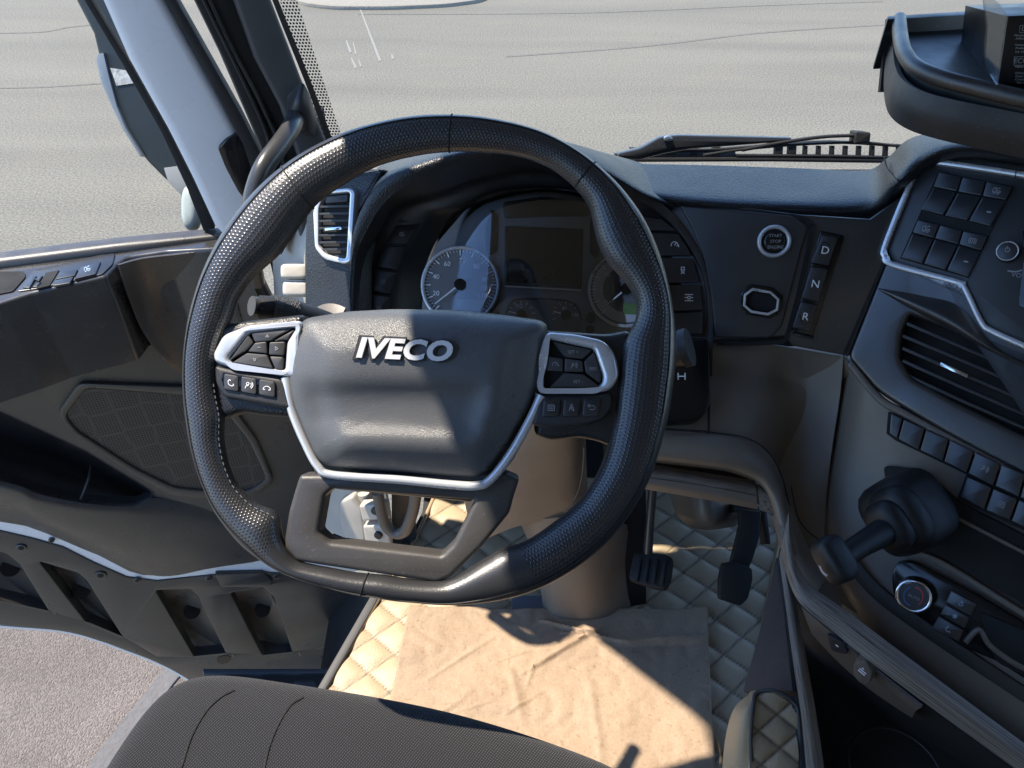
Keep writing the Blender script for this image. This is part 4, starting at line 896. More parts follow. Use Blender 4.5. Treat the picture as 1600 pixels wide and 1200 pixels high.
surf('lens', [[(655, 560, 1.14), (740, 560, 1.105), (840, 560, 1.095), (940, 560, 1.105), (1020, 560, 1.135)],
              [(662, 440, 1.15), (740, 440, 1.115), (840, 440, 1.105), (940, 440, 1.115), (1012, 440, 1.145)],
              [(700, 342, 1.15), (755, 325, 1.12), (840, 310, 1.11), (920, 318, 1.12), (975, 345, 1.14)],
              [(735, 320, 1.155), (780, 302, 1.135), (840, 294, 1.13), (900, 300, 1.135), (940, 312, 1.15)]], LENS, ic_, 8, 8, .001, 80)

# ================================================================== CENTRE STACK
n_ = Vector((-.56, -.636, .53)).normalized(); CS = Plane(W(1385, 665, 1.1), n_)
cs = thing('centre_stack', 'dark centre stack turned towards the driver with switches, air vent and climate dial', 'console', CS.at(1500, 900))
slab('upper_fascia', [(1424, 300), (1450, 250), (1500, 240), (1660, 262), (1660, 790), (1600, 745), (1480, 680), (1400, 632), (1370, 612), (1322, 558)], CS, 0, .05, M('stack_plastic', (.034, .034, .035), .33, spec=1.0, rvar=.06, dust=.35), cs, .008, r=14, seg=4,
     holes=[rnd([(1421, 491), (1500, 522), (1650, 585), (1650, 705), (1500, 632), (1424, 590), (1406, 560), (1409, 520)], 8)])
ribbon('fascia_gap', [(1427, 296), (1375, 425), (1323, 556)], 4.5, CS, .0015, .004, DEEP, cs, sm=0)
ribbon('fascia_lower_edge', [(1326, 566), (1372, 622), (1410, 645), (1480, 684), (1600, 748), (1680, 792)], 12, CS, .004, .012, DGB, cs, .004)
slab('switch_panel', [(1457, 257), (1600, 279), (1660, 290), (1660, 560), (1605, 538), (1550, 512), (1537, 500), (1510, 447), (1497, 437), (1392, 405), (1386, 392), (1430, 275), (1440, 262)], CS, .004, .006, M('switch_panel_plastic', (.032, .034, .037), .4), cs, .001)
ribbon('silver_surround', [(1660, 284), (1586, 270), (1470, 253), (1447, 253), (1431, 266), (1420, 290), (1383, 382), (1382, 400), (1395, 413), (1494, 440), (1507, 450), (1533, 503), (1550, 517), (1605, 542), (1680, 575)], 9.5, CS, .012, .012, SIL, cs, .003, sm=8)
ribbon('surround_joint', [(1588, 262), (1586, 280)], 1.2, CS, .0125, .002, DEEP, cs, sm=0)
def zz(l): return [(1200 + x / 4, 220 + y / 4) for x, y in l]
t1 = zz([(1065, 190), (1215, 222), (1365, 250), (1530, 285)]); s1 = zz([(1030, 287), (1185, 318), (1338, 345), (1492, 372)]); b1 = zz([(950, 432), (1100, 470), (1250, 502), (1395, 540)])
t2 = zz([(935, 490), (1075, 522), (1218, 560), (1378, 592)]); s2 = zz([(900, 575), (1040, 610), (1192, 648), (1338, 688)]); b2 = zz([(825, 735), (968, 772), (1112, 812), (1255, 858)])
slab('switch_well', [t1[0], t1[3], b2[3], b2[0]], CS, .0055, .001, DEEP, cs)
icn = {(0, 2): 'truck', (1, 0): 'truck', (1, 2): 'brake'}
for rI, (T, S, B) in enumerate(((t1, s1, b1), (t2, s2, b2))):
    for k in range(3):
        o = slab('rocker_switch', shrink([T[k], T[k + 1], S[k + 1], S[k]], d=1.2), CS, .011, .006, BUT, cs, .001, r=2)
        lo = slab('rocker_lower', shrink([S[k], S[k + 1], B[k + 1], B[k]], d=1.2), CS, .009, .005, BUT, o, .0025, r=2)
        if (rI, k) in icn:
            icon(IC[icn[(rI, k)]], CS, (T[k][0] + S[k + 1][0]) / 2, (T[k][1] + S[k + 1][1]) / 2, 6.5, PRG, o, .0115, 12, 1.1)
        if k == 2: ribbon('indicator_lamp', [(lerp := (S[k][0] + B[k + 1][0]) / 2, (S[k][1] + B[k + 1][1]) / 2), (lerp + 7, (S[k][1] + B[k + 1][1]) / 2 + 1)], 2.2, CS, .0096, .001, PRG, o, sm=0)
vk = thing('volume_knob', 'round black volume knob with silver edge and power symbol beside the rocker switches', 'knob', CS.at(1574, 393))
def knob(px, py, rp, h, m, pl, par, name='body', seg=36):
    c = pl.at(px, py, h); b = c - pl.n * (h - .004); e = (pl.at(px + 1, py, h) - pl.at(px, py, h)).length * rp
    return tube(name, [b, c], [e * 1.08, e], m, par, seg, 1)
knob(1574, 392, 18, .022, GLB, CS, vk)
disc('silver_edge', 1574, 392, 18, CS, .0235, .002, SIL, vk, .0008, hole=16)
disc('cap', 1574, 392, 16, CS, .023, .002, BUT, vk, .0005)
icon(IC['power'], CS, 1574, 390, 6, PRG, vk, .0235, 5, 1.1)
ribbon('arrow', [(1574, 423), (1590, 424), (1612, 416)], 2, CS, .0055, .001, PRG, cs)
text('lettering', 'VOL', CS, 1591, 430, 8, PRG, cs, .0045, 10)
slab('display_edge', [(1598, 360), (1660, 365), (1660, 500), (1592, 478), (1592, 468), (1600, 400)], CS, .008, .004, GLB, cs, .001)
# crease below surround
surf('brow', [[CS.at(1372, 450, .002), CS.at(1440, 462, .002), CS.at(1500, 480, .004), CS.at(1560, 545, .004), CS.at(1640, 580, .004)], [CS.at(1374, 452, .003), CS.at(1430, 475, .012), CS.at(1490, 505, .016), CS.at(1550, 545, .014), CS.at(1640, 590, .014)], [CS.at(1376, 455, .002), CS.at(1425, 484, .006), CS.at(1480, 512, .006), CS.at(1545, 548, .006), CS.at(1640, 594, .006)]], bpy.data.materials['stack_plastic'], cs, th=.002)
# big vent
ve = slab('air_vent_cavity', [(1406, 480), (1660, 575), (1660, 715), (1395, 590)], CS, -.035, .004, DEEP, cs)
for k in range(6):
    y0 = 505 + k * 19.5; x0 = 1410 + (abs(k - 2.5) > 2) * 6 + (k == 5) * 30
    ribbon('air_vent_slat', [(x0, y0 + (k == 5) * 12), (1500, y0 + 36 + k * 1.5), (1660, y0 + 104 + k * 2)], 5, CS, -.006, .003, DGY, cs, .0006, sm=0)
ribbon('vent_tab', [(1469, 568), (1512, 588)], 6, CS, .004, .006, CHR, cs, .001, sm=0)
surf('vent_lip', [[(1404, 560), (1425, 592), (1500, 636), (1660, 712)], [(1400, 563), (1422, 598), (1500, 645), (1660, 722)]], bpy.data.materials['stack_plastic'], cs, 6, 2, .004, pl=None) if 0 else None
# lower stack body
surf('lower_body', [[CS.at(1318, 552, -.05), CS.at(1345, 590, -.012), CS.at(1380, 625, -.006), CS.at(1480, 685, -.006), CS.at(1660, 785, -.006)],
                    [CS.at(1298, 640, -.075), CS.at(1320, 680, -.03), CS.at(1380, 700, -.012), CS.at(1480, 750, -.012), CS.at(1660, 850, -.012)],
                    [CS.at(1282, 740, -.07), CS.at(1305, 760, -.03), CS.at(1370, 790, -.016), CS.at(1480, 850, -.014), CS.at(1660, 950, -.014)],
                    [CS.at(1275, 820, -.06), CS.at(1300, 850, -.02), CS.at(1370, 890, -.008), CS.at(1480, 950, -.006), CS.at(1660, 1060, -.006)],
                    [CS.at(1280, 880, -.05), CS.at(1325, 930, -.01), CS.at(1400, 990, .002), CS.at(1500, 1065, .004), CS.at(1660, 1170, .004)],
                    [CS.at(1290, 920, -.06), CS.at(1345, 980, -.03), CS.at(1420, 1040, -.015), CS.at(1520, 1110, -.012), CS.at(1660, 1210, -.012)]], KNEE, cs, 6, 6, .004)
ribbon('relief_band', [(1312, 850), (1350, 905), (1400, 950), (1500, 1020), (1660, 1125)], 22, CS, .006, .006, M('shaded_relief_plastic', (.05, .047, .043), .4), cs, .002)  # same plastic as the body; recess shade painted in as darker colour
surf('side_panel', [[(1215, 560, 1.2), (1262, 562, 1.19), (1318, 556, 1.15)], [(1205, 640, 1.205), (1255, 640, 1.2), (1312, 620, 1.165)], [(1205, 720, 1.19), (1252, 730, 1.19), (1300, 700, 1.17)],
                    [(1226, 800, 1.16), (1252, 810, 1.165), (1290, 790, 1.17)], [(1236, 850, 1.13), (1260, 870, 1.13), (1290, 860, 1.14)], [(1260, 905, 1.09), (1290, 935, 1.08), (1320, 960, 1.09)]], KNEE, cs, 6, 6, .004)
ribbon('side_joint', [(1236, 760), (1250, 815), (1285, 848)], 1.6, P3((1236, 760, 1.165), (1250, 815, 1.145), (1285, 848, 1.125)), .002, .002, DEEP, cs)
# row of small switches
def z6(l): return [(1200 + x / 4, 500 + y / 4) for x, y in l]
slab('switch_well', z6([(750, 575), (1300, 815), (1800, 1050), (1780, 1400), (1180, 1120), (1240, 965), (800, 755), (740, 710)]), CS, .001, .006, DEEP, cs)
for pts, ic in (([(770, 582), (843, 615), (808, 743), (757, 710)], None), ([(848, 617), (982, 680), (942, 812), (812, 745)], None), ([(988, 683), (1132, 745), (1092, 884), (948, 815)], None), ([(1138, 748), (1290, 818), (1243, 958), (1098, 888)], None),
                ([(1297, 824), (1455, 898), (1410, 1038), (1248, 962)], 'voice'), ([(1461, 900), (1610, 965), (1568, 1108), (1416, 1040)], None), ([(1616, 968), (1770, 1035), (1730, 1180), (1574, 1110)], 'snow'),
                ([(1244, 975), (1402, 1046), (1352, 1186), (1198, 1108)], None), ([(1408, 1050), (1562, 1118), (1512, 1255), (1358, 1190)], 'doc'), ([(1568, 1120), (1720, 1190), (1672, 1330), (1518, 1258)], None)):
    pts = z6(pts)
    o = button(pts, CS, .009, .008, BUT, cs, ic, 6, name='switch', ang=24, pm_=PRG, wd=1.2, r=2)
# shelf opening
slab('shelf_recess', [(1380, 728), (1445, 735), (1500, 785), (1660, 868), (1660, 985), (1600, 945), (1467, 868), (1400, 850)], CS, .0, .008, DEEP, cs, .001, r=8)
ribbon('shelf_edge', [(1440, 778), (1500, 812), (1660, 895)], 6, CS, .006, .008, DGB, cs, .002)
ribbon('shelf_edge', [(1410, 858), (1470, 880), (1560, 935), (1660, 998)], 10, CS, .006, .01, DGB, cs, .003)
# climate controls
cl_ = slab('climate_panel', [(1393, 900), (1400, 878), (1425, 876), (1530, 932), (1660, 1010), (1660, 1100), (1560, 1035), (1500, 1010), (1395, 930)], CS, .010, .01, GLB, cs, .003, r=10)
for k, (pts, ic) in enumerate((([(1486, 922), (1528, 944), (1517, 963), (1477, 941)], 'heat'), ([(1476, 943), (1516, 965), (1508, 983), (1468, 960)], 'snow'), ([(1467, 962), (1507, 985), (1499, 1004), (1455, 982)], 'recirc'))):
    button(pts, CS, .013, .004, BUT, cl_, ic, 5, ang=28, pm_=PRB, wd=1.3, r=2)
slab('scoop', [(1530, 955), (1600, 985), (1660, 1015), (1660, 1090), (1590, 1050), (1555, 1035), (1545, 1000)], CS, .0135, .004, DEEP, cl_, .001, r=14)
ribbon('scoop_edge', [(1508, 1005), (1530, 985), (1548, 1010), (1590, 1040), (1640, 1062)], 10, CS, .015, .006, DGB, cl_, .003)
kn = thing('climate_dial', 'large round climate dial with chrome rim and red and blue marks below the lever', 'knob', CS.at(1427, 932))
knob(1427, 932, 28, .032, GLB, CS, kn)
disc('chrome_rim', 1427, 932, 29, CS, .0335, .004, CHR, kn, .002, hole=23)
disc('face', 1427, 932, 24, CS, .0325, .002, BUT, kn)
ribbon('blue_arc', arc(1427, 932, 15, 110, 250, 8), 2, CS, .0332, .001, M('blue_print', (.05, .12, .35), .5), kn, sm=0)
ribbon('red_arc', arc(1427, 932, 15, -80, 60, 8), 2, CS, .0332, .001, RED, kn, sm=0)
text('lettering', 'AUTO', CS, 1428, 933, 5, PRG, kn, .0335, 25)
ribbon('tick', [(1414, 912), (1424, 910)], 2, CS, .0335, .001, PRG, kn, sm=0)
# wood trims of the console
def band(name, A, B, m, par, bul=.008, nu=8):
    a = [W(*p) for p in A]; b = [W(*p) for p in B]; md_ = [(p + q) / 2 - (p + q - CAM * 2).normalized() * -0 + (CAM - (p + q) / 2).normalized() * bul for p, q in zip(a, b)]
    return surf(name, [a, md_, b], m, par, nu, 5, .006)
band('wood_trim', [(1216, 800, 1.08), (1232, 800, 1.07), (1236, 850, 1.05), (1262, 908, 1.03), (1330, 960, 1.0), (1430, 1035, .965), (1660, 1205, .91)][1:], [(1218, 868, 1.07), (1228, 895, 1.05), (1248, 940, 1.02), (1300, 985, 1.0), (1400, 1065, .965), (1640, 1240, .91)], WOOD, cs)
band('wood_trim_front', [(1214, 802, 1.12), (1218, 830, 1.10), (1226, 868, 1.08)], [(1232, 800, 1.12), (1236, 828, 1.10), (1240, 868, 1.08)], WOOD, cs, .004)
band('wood_trim_lower', [(1217, 870, 1.12), (1228, 950, 1.09), (1240, 1040, 1.06), (1252, 1120, 1.04), (1262, 1230, 1.02)], [(1230, 872, 1.12), (1246, 950, 1.09), (1262, 1040, 1.06), (1276, 1120, 1.04), (1292, 1230, 1.02)], WOOD, cs, .005)
surf('lower_side', [[(1228, 890, 1.11), (1262, 958, 1.06), (1330, 1015, 1.03), (1430, 1090, 1.0), (1660, 1260, .95)], [(1240, 960, 1.12), (1275, 1010, 1.1), (1340, 1060, 1.1), (1430, 1130, 1.09), (1650, 1280, 1.05)], [(1252, 1040, 1.14), (1290, 1070, 1.18), (1345, 1110, 1.2), (1430, 1170, 1.2), (1640, 1290, 1.15)], [(1280, 1230, 1.1), (1320, 1235, 1.22), (1360, 1240, 1.25), (1440, 1250, 1.25), (1640, 1300, 1.2)]], DEEP, cs)
surf('lower_lip', [[(1252, 948, 1.035), (1300, 990, 1.015), (1370, 1050, .995), (1440, 1105, .975)], [(1262, 975, 1.04), (1305, 1008, 1.03), (1368, 1062, 1.015), (1430, 1112, .995)], [(1268, 990, 1.07), (1305, 1030, 1.07), (1360, 1078, 1.06), (1425, 1122, 1.04)]], DGB, cs, 6, 4, .004)
SPn = P3((1300, 1000, 1.025), (1350, 1045, 1.01), (1320, 1070, 1.05))
button([(1290, 990), (1318, 1004), (1325, 1024), (1298, 1018)], SPn, .008, .012, BUT, cs, 'minus', 5, ang=40, pm_=PRN, r=5, name='round_button')
so_ = slab('socket_cap', rnd([(1332, 1035), (1352, 1032), (1363, 1050), (1360, 1070), (1344, 1070), (1332, 1055)], 9), SPn, .016, .02, DGB, cs, .003)
icon([[(-.8, .2), (.8, .2)], [(-.8, -.2), (.8, -.2)], [(-.5, .6), (-.1, .6)]], SPn, 1347, 1050, 8, PRN, so_, .0165, 40, 1.6)
slab('side_carpet', [(1212, 870), (1224, 950), (1238, 1080), (1160, 1080), (1185, 990), (1205, 900)], P3((1212, 870, 1.3), (1180, 1080, 1.18), (1238, 1080, 1.1)), 0, .02, CARP, cs, .003)
tube('cup_ring', ringpts(1400, 1205, 70, Plane(W(1400, 1200, 1.12), (0, 0, 1)), 0, 30), .002, PLA, cs, 8, 1, True)

# ================================================================== PARKING BRAKE LEVER
lv = thing('parking_brake_lever', 'black parking brake lever with hammer shaped grip in front of the console shelf', 'lever', W(1400, 800, 1.05))
def blob(name, c, ax, m, par, sq=2.6, rot=None):
    V = []; Fc = []; A, B = 20, 12
    for j in range(B + 1):
        th = math.pi * j / B
        for i in range(A):
            ph = 2 * math.pi * i / A
            f = lambda x: math.copysign(abs(x) ** (2 / sq), x)
            v = ax[0] * f(math.sin(th)) * f(math.cos(ph)) + ax[1] * f(math.sin(th)) * f(math.sin(ph)) + ax[2] * f(math.cos(th)); V.append(c + v)
    for j in range(B):
        for i in range(A): k = (i + 1) % A; Fc.append((j * A + i, (j + 1) * A + i, (j + 1) * A + k, j * A + k))
    o = mk(name, V, Fc, m, par, 60); return o
ax_h = (W(1285, 888, .93) - W(1400, 820, 1.0)).normalized(); n_h = CS.n - ax_h * CS.n.dot(ax_h); n_h.normalize(); s_h = ax_h.cross(n_h)
blob('boot', W(1418, 800, 1.03), (ax_h * .05, s_h * .052, n_h * .045), M('boot_rubber', (.007, .007, .008), .55), lv, 3.4)
blob('boot_fold', W(1390, 822, .985), (ax_h * .018, s_h * .034, n_h * .028), bpy.data.materials['boot_rubber'], lv, 2.6)
blob('boot_fold', W(1408, 808, .995), (ax_h * .022, s_h * .042, n_h * .034), bpy.data.materials['boot_rubber'], lv, 2.8)
tube('shank', [W(1420, 800, 1.0), W(1385, 828, .98), W(1345, 852, .955), W(1318, 870, .94)], [.024, .018, .0145, .0145], bpy.data.materials['boot_rubber'], lv, 20)
blob('grip', W(1304, 874, .925), (ax_h * .019, s_h * .029, n_h * .017), bpy.data.materials['boot_rubber'], lv, 3.6)
ribbon('grip_end_symbol', [(1280, 884), (1285, 894), (1292, 900)], 2.5, Plane(W(1287, 890, .905), ax_h * -1 + Vector((0, -.2, .2))), 0, .001, PRG, lv)

# ================================================================== TRAY AND BOX
TZ = 1.03
tr = thing('dash_tray', 'black tray with rounded raised rim standing above the dashboard at upper right', 'tray', HZ(TZ).at(1500, 120))
tp = HZ(TZ)
out_ = [(1404, 34), (1405, 70), (1418, 100), (1450, 122), (1512, 140), (1600, 162), (1720, 185), (1720, 20), (1500, 24)]
slab('tray_floor', out_, HZ(TZ - .012), 0, .03, M('tray_floor_dark', (.01, .012, .014), .4), tr)
tube('rim', [tp.at(x, y) for x, y in [(1405, 30), (1406, 50), (1412, 80), (1430, 104), (1470, 122), (1530, 138), (1600, 155), (1700, 176)]], .0085, PLA, tr, 14)
sk_a = [(1394, 58), (1398, 100), (1410, 124), (1440, 142), (1490, 156), (1550, 168), (1620, 182), (1700, 200)]
lowr = [HZ(TZ - .02).at(x, y) for x, y in sk_a]
surf('skirt', [lowr, [p + Vector((-.003, -.002, -.022)) for p in lowr], [p + Vector((.004, .004, -.045)) for p in lowr]], DGY, tr, 8, 4, .006)
bd_ = [HZ(TZ + .005).at(x, y) for x, y in [(1387, 30), (1387, 25), (1540, 15), (1720, 5), (1720, 12)]]
bl = [HZ(TZ + .005).loc(p) for p in bd_]
if area(bl) < 0: bl.reverse()
slab_loops('back_board', [bl], HZ(TZ + .005), 0, .06, PLA, tr, .001)
slab('side_board', [(1387, 28), (1391, 30), (1391, 142), (1375, 142)], P3((1387, 28, .97), (1375, 142, .98), (1391, 142, .98)), 0, .006, M('brown_black_card', (.02, .013, .012), .6), tr)
cb = thing('carton', 'black cardboard box with white printed text lines lying on the dash tray', 'box', HZ(TZ).at(1590, 125))
BXF = Plane(HZ(TZ - .01).at(1560, 132), (-.25, -1, .18)); 
tl, trr, br, bl_ = (1572, 25), (1700, 20), (1700, 135), (1557, 130)
bx = slab('carton_body', [tl, trr, br, bl_], BXF, 0, .16, M('black_card', (.006, .006, .007), .4), cb, .001)
bp2 = BXF
text('print', 'ECO', bp2, 1596, 95, 8, PRG, cb, .0008, 0); 
ribbon('print_frame', [(1585, 89), (1620, 88), (1620, 102), (1584, 102), (1585, 89)], .9, bp2, .0008, .0004, PRG, cb, sm=0)
ribbon('print_frame', [(1594, 40), (1625, 39), (1625, 51), (1593, 51), (1594, 40)], .9, bp2, .0008, .0004, PRG, cb, sm=0)
text('print', 'U', bp2, 1600, 45, 7, PRG, cb, .0008, 0)
for k, (y, s) in enumerate(((55, 'Manufact'), (60, 'Address'), (70, 'Contact'), (75, 'Product'), (81, 'Tel. +39'), (104, 'Name: E'), (114, 'Address'), (119, 'Email: in'), (124, 'Contact'), (129, 'Tel.: +'))):
    text('print', s, bp2, 1594 + (k % 2), y, 3.4, PRG, cb, .0008, 0)
cb2 = slab('plastic_film', [(1535, 0), (1552, -5), (1572, 25), (1556, 132), (1536, 100), (1540, 40)], P3((1535, 0, .80), (1572, 25, .74), (1556, 132, .73)), .002, .002, glass('crinkled_film', (.8, .83, .85), .05, .3), None)
tag(cb2, 'crinkled clear plastic film hanging on the left side of the black box', 'plastic film')

# ================================================================== A-PILLAR, WINDSCREEN, WIPER
pa = thing('windscreen_pillar', 'dark trimmed windscreen pillar with curved black grab handle', 'pillar', W(510, 250, 1.28))
PA = P3((363, 0, .975), (430, 175, 1.083), (514, 232, 1.15))
slab('outer_strip', [(285, -60), (350, -60), (368, 0), (412, 90), (462, 190), (480, 330), (440, 400), (418, 260), (406, 225), (348, 90), (304, 0)], PA, -.012, .03, RUB, pa, .004)
ribbon('rubber_seal', [(318, -20), (360, 70), (412, 170), (440, 240), (452, 330)], 7, PA, -.004, .012, M('seal_rubber', (.03, .03, .03), .45), pa, .003)
ribbon('rubber_seal', [(309, -20), (338, 40), (382, 130), (418, 212), (436, 300)], 6, PA, -.004, .012, RUB, pa, .003)
slab('trim', [(345, -60), (415, -60), (424, 0), (470, 120), (514, 232), (530, 300), (470, 380), (468, 250), (440, 170), (400, 95), (366, 0)], PA, .004, .03, M('pillar_trim', (.075, .077, .08), .5, grain='noise', gs=1200, gd=.0003), pa, .006, seg=3)
surf('handle_mount', [[PA.at(448, 150, .004), PA.at(470, 130, .02), PA.at(480, 140, .02), PA.at(488, 160, .004)], [PA.at(448, 185, .004), PA.at(462, 165, .03), PA.at(482, 172, .03), PA.at(496, 190, .004)], [PA.at(456, 215, .002), PA.at(470, 205, .02), PA.at(484, 205, .02), PA.at(494, 215, .002)]], M('handle_mount_plastic', (.03, .03, .031), .45), pa, 5, 5, .004)
tube('grab_handle', [W(464, 176, 1.10), W(455, 200, 1.05), W(436, 228, 1.02), (W(414, 258, 1.0)), W(400, 292, 1.0), W(392, 330, 1.01), W(390, 380, 1.04), W(400, 440, 1.12)], .0128, M('handle_black', (.045, .045, .045), .33), pa, 18)
surf('pillar_upper', [[Vector((p[0], p[1] + .09 * p[2], p[2])) for p in r_] for r_ in ([(-.385, .99, 1.10), (-.375, 1.03, 1.10), (-.365, 1.06, 1.10)], [(-.40, .885, 1.17), (-.39, .95, 1.17), (-.38, 1.0, 1.17)], [(-.42, .844, 1.3), (-.41, .91, 1.3), (-.40, .965, 1.3)], [(-.434, .757, 1.55), (-.42, .84, 1.55), (-.40, .90, 1.55)], [(-.45, .72, 1.66), (-.43, .80, 1.66), (-.40, .87, 1.66)])], bpy.data.materials['pillar_trim'], pa, 4, 4, .02)  # unseen pillar top, raked back so its shadow crosses the paper sheet
# windscreen
WS = Plane(W(1200, 268, 1.42), (0, -1, -.12)); 
base = WS.at(1200, 262).z
def wsz(x, z): t = (WS.n.dot(WS.p) - WS.n.x * x - WS.n.z * z) / WS.n.y; return Vector((x, t, z))
ws = thing('windscreen', 'clear windscreen with black dotted print along its left edge', 'windscreen', wsz(.6, base))
e0, e1 = WS.at(428, -20), WS.at(545, 262)
mk('pane', [wsz(e1.x, base), wsz(1.8, base), wsz(1.8, 1.9), wsz(e0.x - .1, 1.9), e0], [(0, 1, 2, 3, 4)], GLA, ws)
fa, fb = WS.at(418, -60, .004), WS.at(520, 262, .004); fc, fd = WS.at(444, -60, .004), WS.at(550, 262, .004)
Lf = (fb - fa).length
fr_ = mk('dot_print', [fa, fb, fd, fc], [(0, 1, 2, 3)], FRIT, ws, uvs=[(0, 0), (0, Lf), ((fd - fb).length, Lf), ((fc - fa).length, 0)])
ribbon('black_print_edge', [(412, -60), (430, 0), (480, 125), (520, 232), (532, 262)], 9, WS, .005, .001, M('frit_black', (.01, .01, .01), .4), ws, sm=3)
cw = thing('cowl_grille', 'black scuttle grille with a row of square openings below the wiper', 'grille', W(1250, 250, 1.5))
CWp = Plane((0, W(1200, 250, 1.55).y, 0), (0, -1, .35))
ribbon('lower_bar', [(960, 250), (1200, 249), (1420, 252)], 7, CWp, 0, .02, RUB, cw, .003, sm=0)
ribbon('upper_bar', [(985, 233), (1100, 235), (1200, 228), (1300, 222), (1420, 229)], 5, CWp, .0, .02, RUB, cw, .002, sm=3)
ribbon('mid_bar', [(1150, 243), (1300, 244), (1420, 247)], 4, CWp, .0, .02, RUB, cw, .002, sm=0)
for k in range(14):
    x = 1155 + k * 21 if k > 2 else 1050 + k * 35
    ribbon('grille_bar', [(x, 228), (x - 1, 246)], 5 if k > 4 else 12, CWp, -.002, .015, RUB, cw, .001, sm=0)
slab('cowl_left', [(960, 240), (1020, 232), (1060, 236), (1150, 236), (1150, 248), (1000, 251), (965, 250)], CWp, -.004, .02, PLA, cw, .004)
wp = thing('wiper', 'black windscreen wiper parked along the bottom of the windscreen', 'wiper', W(1050, 225, 1.5))
WPl = Plane((0, W(1200, 230, 1.50).y, W(1200, 230, 1.5).z), (0, -1, .3))
slab('arm', [(965, 240), (1000, 232), (1032, 214), (1060, 211), (1150, 213), (1238, 215), (1238, 221), (1150, 228), (1080, 233), (1040, 240), (1000, 250), (968, 248)], WPl, .0, .025, M('wiper_arm_black', (.03, .032, .035), .3), wp, .005, r=6)
ribbon('arm_rod', [(1160, 235), (1230, 222), (1290, 214), (1345, 212)], 5, WPl, .006, .01, RUB, wp, .002)
slab('pivot_cap', [(1038, 214), (1046, 212), (1052, 216), (1048, 221), (1038, 221)], WPl, .008, .01, M('bolt_steel', (.5, .5, .5), .4, metal=1), wp, .002, r=3)
ribbon('blade', [(1100, 243), (1160, 234), (1250, 226), (1345, 223), (1400, 228)], 4, WPl, .003, .01, RUB, wp, .002)
slab('blade_clip', [(1338, 205), (1362, 207), (1360, 224), (1336, 226)], WPl, .014, .03, RUB, wp, .004, r=4)

# ================================================================== DOOR
du = Vector((-.962, -.274, 0)); dn = Vector((.274, -.962, 0))
DP = Plane(W(350, 365, 1.3), dn)
dr_ = thing('cab_door', 'open cab door with black panel, speaker grille, storage pocket and white window frame', 'door', DP.at(250, 1000))
botc = [(395, 882), (330, 891), (245, 903), (222, 902), (200, 896), (150, 870), (100, 842), (50, 828), (0, 818), (-300, 770)]
# painted shell and lower cover
slab('painted_shell', [(-300, 750), (0, 796), (100, 824), (200, 876), (245, 884), (330, 872), (400, 862), (560, 860), (560, 890), (400, 897), (330, 899), (245, 908), (198, 904), (148, 884), (98, 860), (48, 846), (0, 835), (-300, 795)], DP, .010, .02, WHT, dr_)
slab('cover_backing', [(-300, 800), (0, 845), (150, 890), (250, 915), (560, 900), (540, 1020), (200, 1005), (0, 945), (-300, 910)], DP, -.05, .01, DOOR2_ := M('cover_backing_black', (.03, .03, .03), .6), dr_)
REC = [[(-60, 850), (10, 866), (30, 882), (76, 956), (24, 943), (-60, 925)], [(61, 878), (122, 896), (135, 908), (192, 997), (135, 973)], [(243, 923), (297, 921), (308, 931), (353, 1022), (304, 1027)], [(360, 927), (412, 918), (427, 933), (457, 1020), (410, 1024)]]
cov = [(-300, 788), (0, 830), (48, 841), (98, 855), (148, 880), (198, 902), (245, 908), (330, 899), (400, 893), (480, 900), (560, 910), (540, 1000), (500, 1015), (410, 1025), (350, 1022), (300, 1027), (245, 1027), (200, 1000), (140, 975), (80, 957), (0, 940), (-300, 905)]
DOOR2 = M('lower_door_plastic', (.052, .048, .044), .33, spec=.7, rvar=.08, dust=.35)
slab('lower_cover', cov, DP, .014, .03, DOOR2, dr_, .004, holes=[rnd(r_, 4, 3) for r_ in REC])
for r_ in REC:
    a, b = r_[0], r_[1]; n = len(r_)
    L0, R0 = r_[0], (r_[1] if n < 6 else r_[2]); R1 = r_[-2] if n != 6 else r_[3]; L1 = r_[-1]
    surf('recess', [[DP.at(L0[0] - 3, L0[1] - 3, .004), DP.at(b[0] + 3, b[1] - 3, .004)], [DP.at(L0[0] + 10, L0[1] + 14, -.045), DP.at(R0[0] + 12, R0[1] + 12, -.012)], [DP.at(L1[0] - 2, L1[1] + 4, -.045), DP.at(R1[0] + 14, R1[1] + 5, -.004)]], DOOR2, dr_, 3, 3, .004, 30)
for x, y in ((16, 887), (127, 922), (300, 955), (410, 953)): tube('drain_hole', [DP.at(x, y, -.02), DP.at(x, y, -.012)], .019, GLB, dr_, 20, 1)
for x, y, s in ((33, 857, 9), (80, 846, 5), (157, 900, 10), (214, 908, 6), (326, 905, 6), (432, 902, 6)):
    disc('bolt_head', x, y, s, DP, .018, .006, DOOR2, dr_, .002)
    disc('bolt_socket', x, y, s * .5, DP, .0188, .002, DEEP, bpy.data.objects[-1] if 0 else dr_)
slab('reflector_box', [(335, 898), (410, 896), (426, 908), (420, 918), (345, 918)], DP, .022, .02, DOOR2, dr_, .004, r=4)
slab('lower_rim', [(-300, 900), (0, 936), (80, 953), (140, 972), (200, 998), (248, 1026), (300, 1026), (350, 1020), (520, 1010), (520, 1060), (330, 1055), (316, 1075), (262, 1043), (200, 1017), (110, 988), (0, 977), (-300, 950)], DP, -.006, .03, DOOR2, dr_, .004)
ribbon('painted_edge', [(-300, 952), (0, 979), (110, 990), (200, 1019), (262, 1045), (316, 1077)], 3, DP, -.010, .02, WHT, dr_)
disc('cable_hole', 350, 1031, 11, DP, -.004, .004, GLB, dr_)
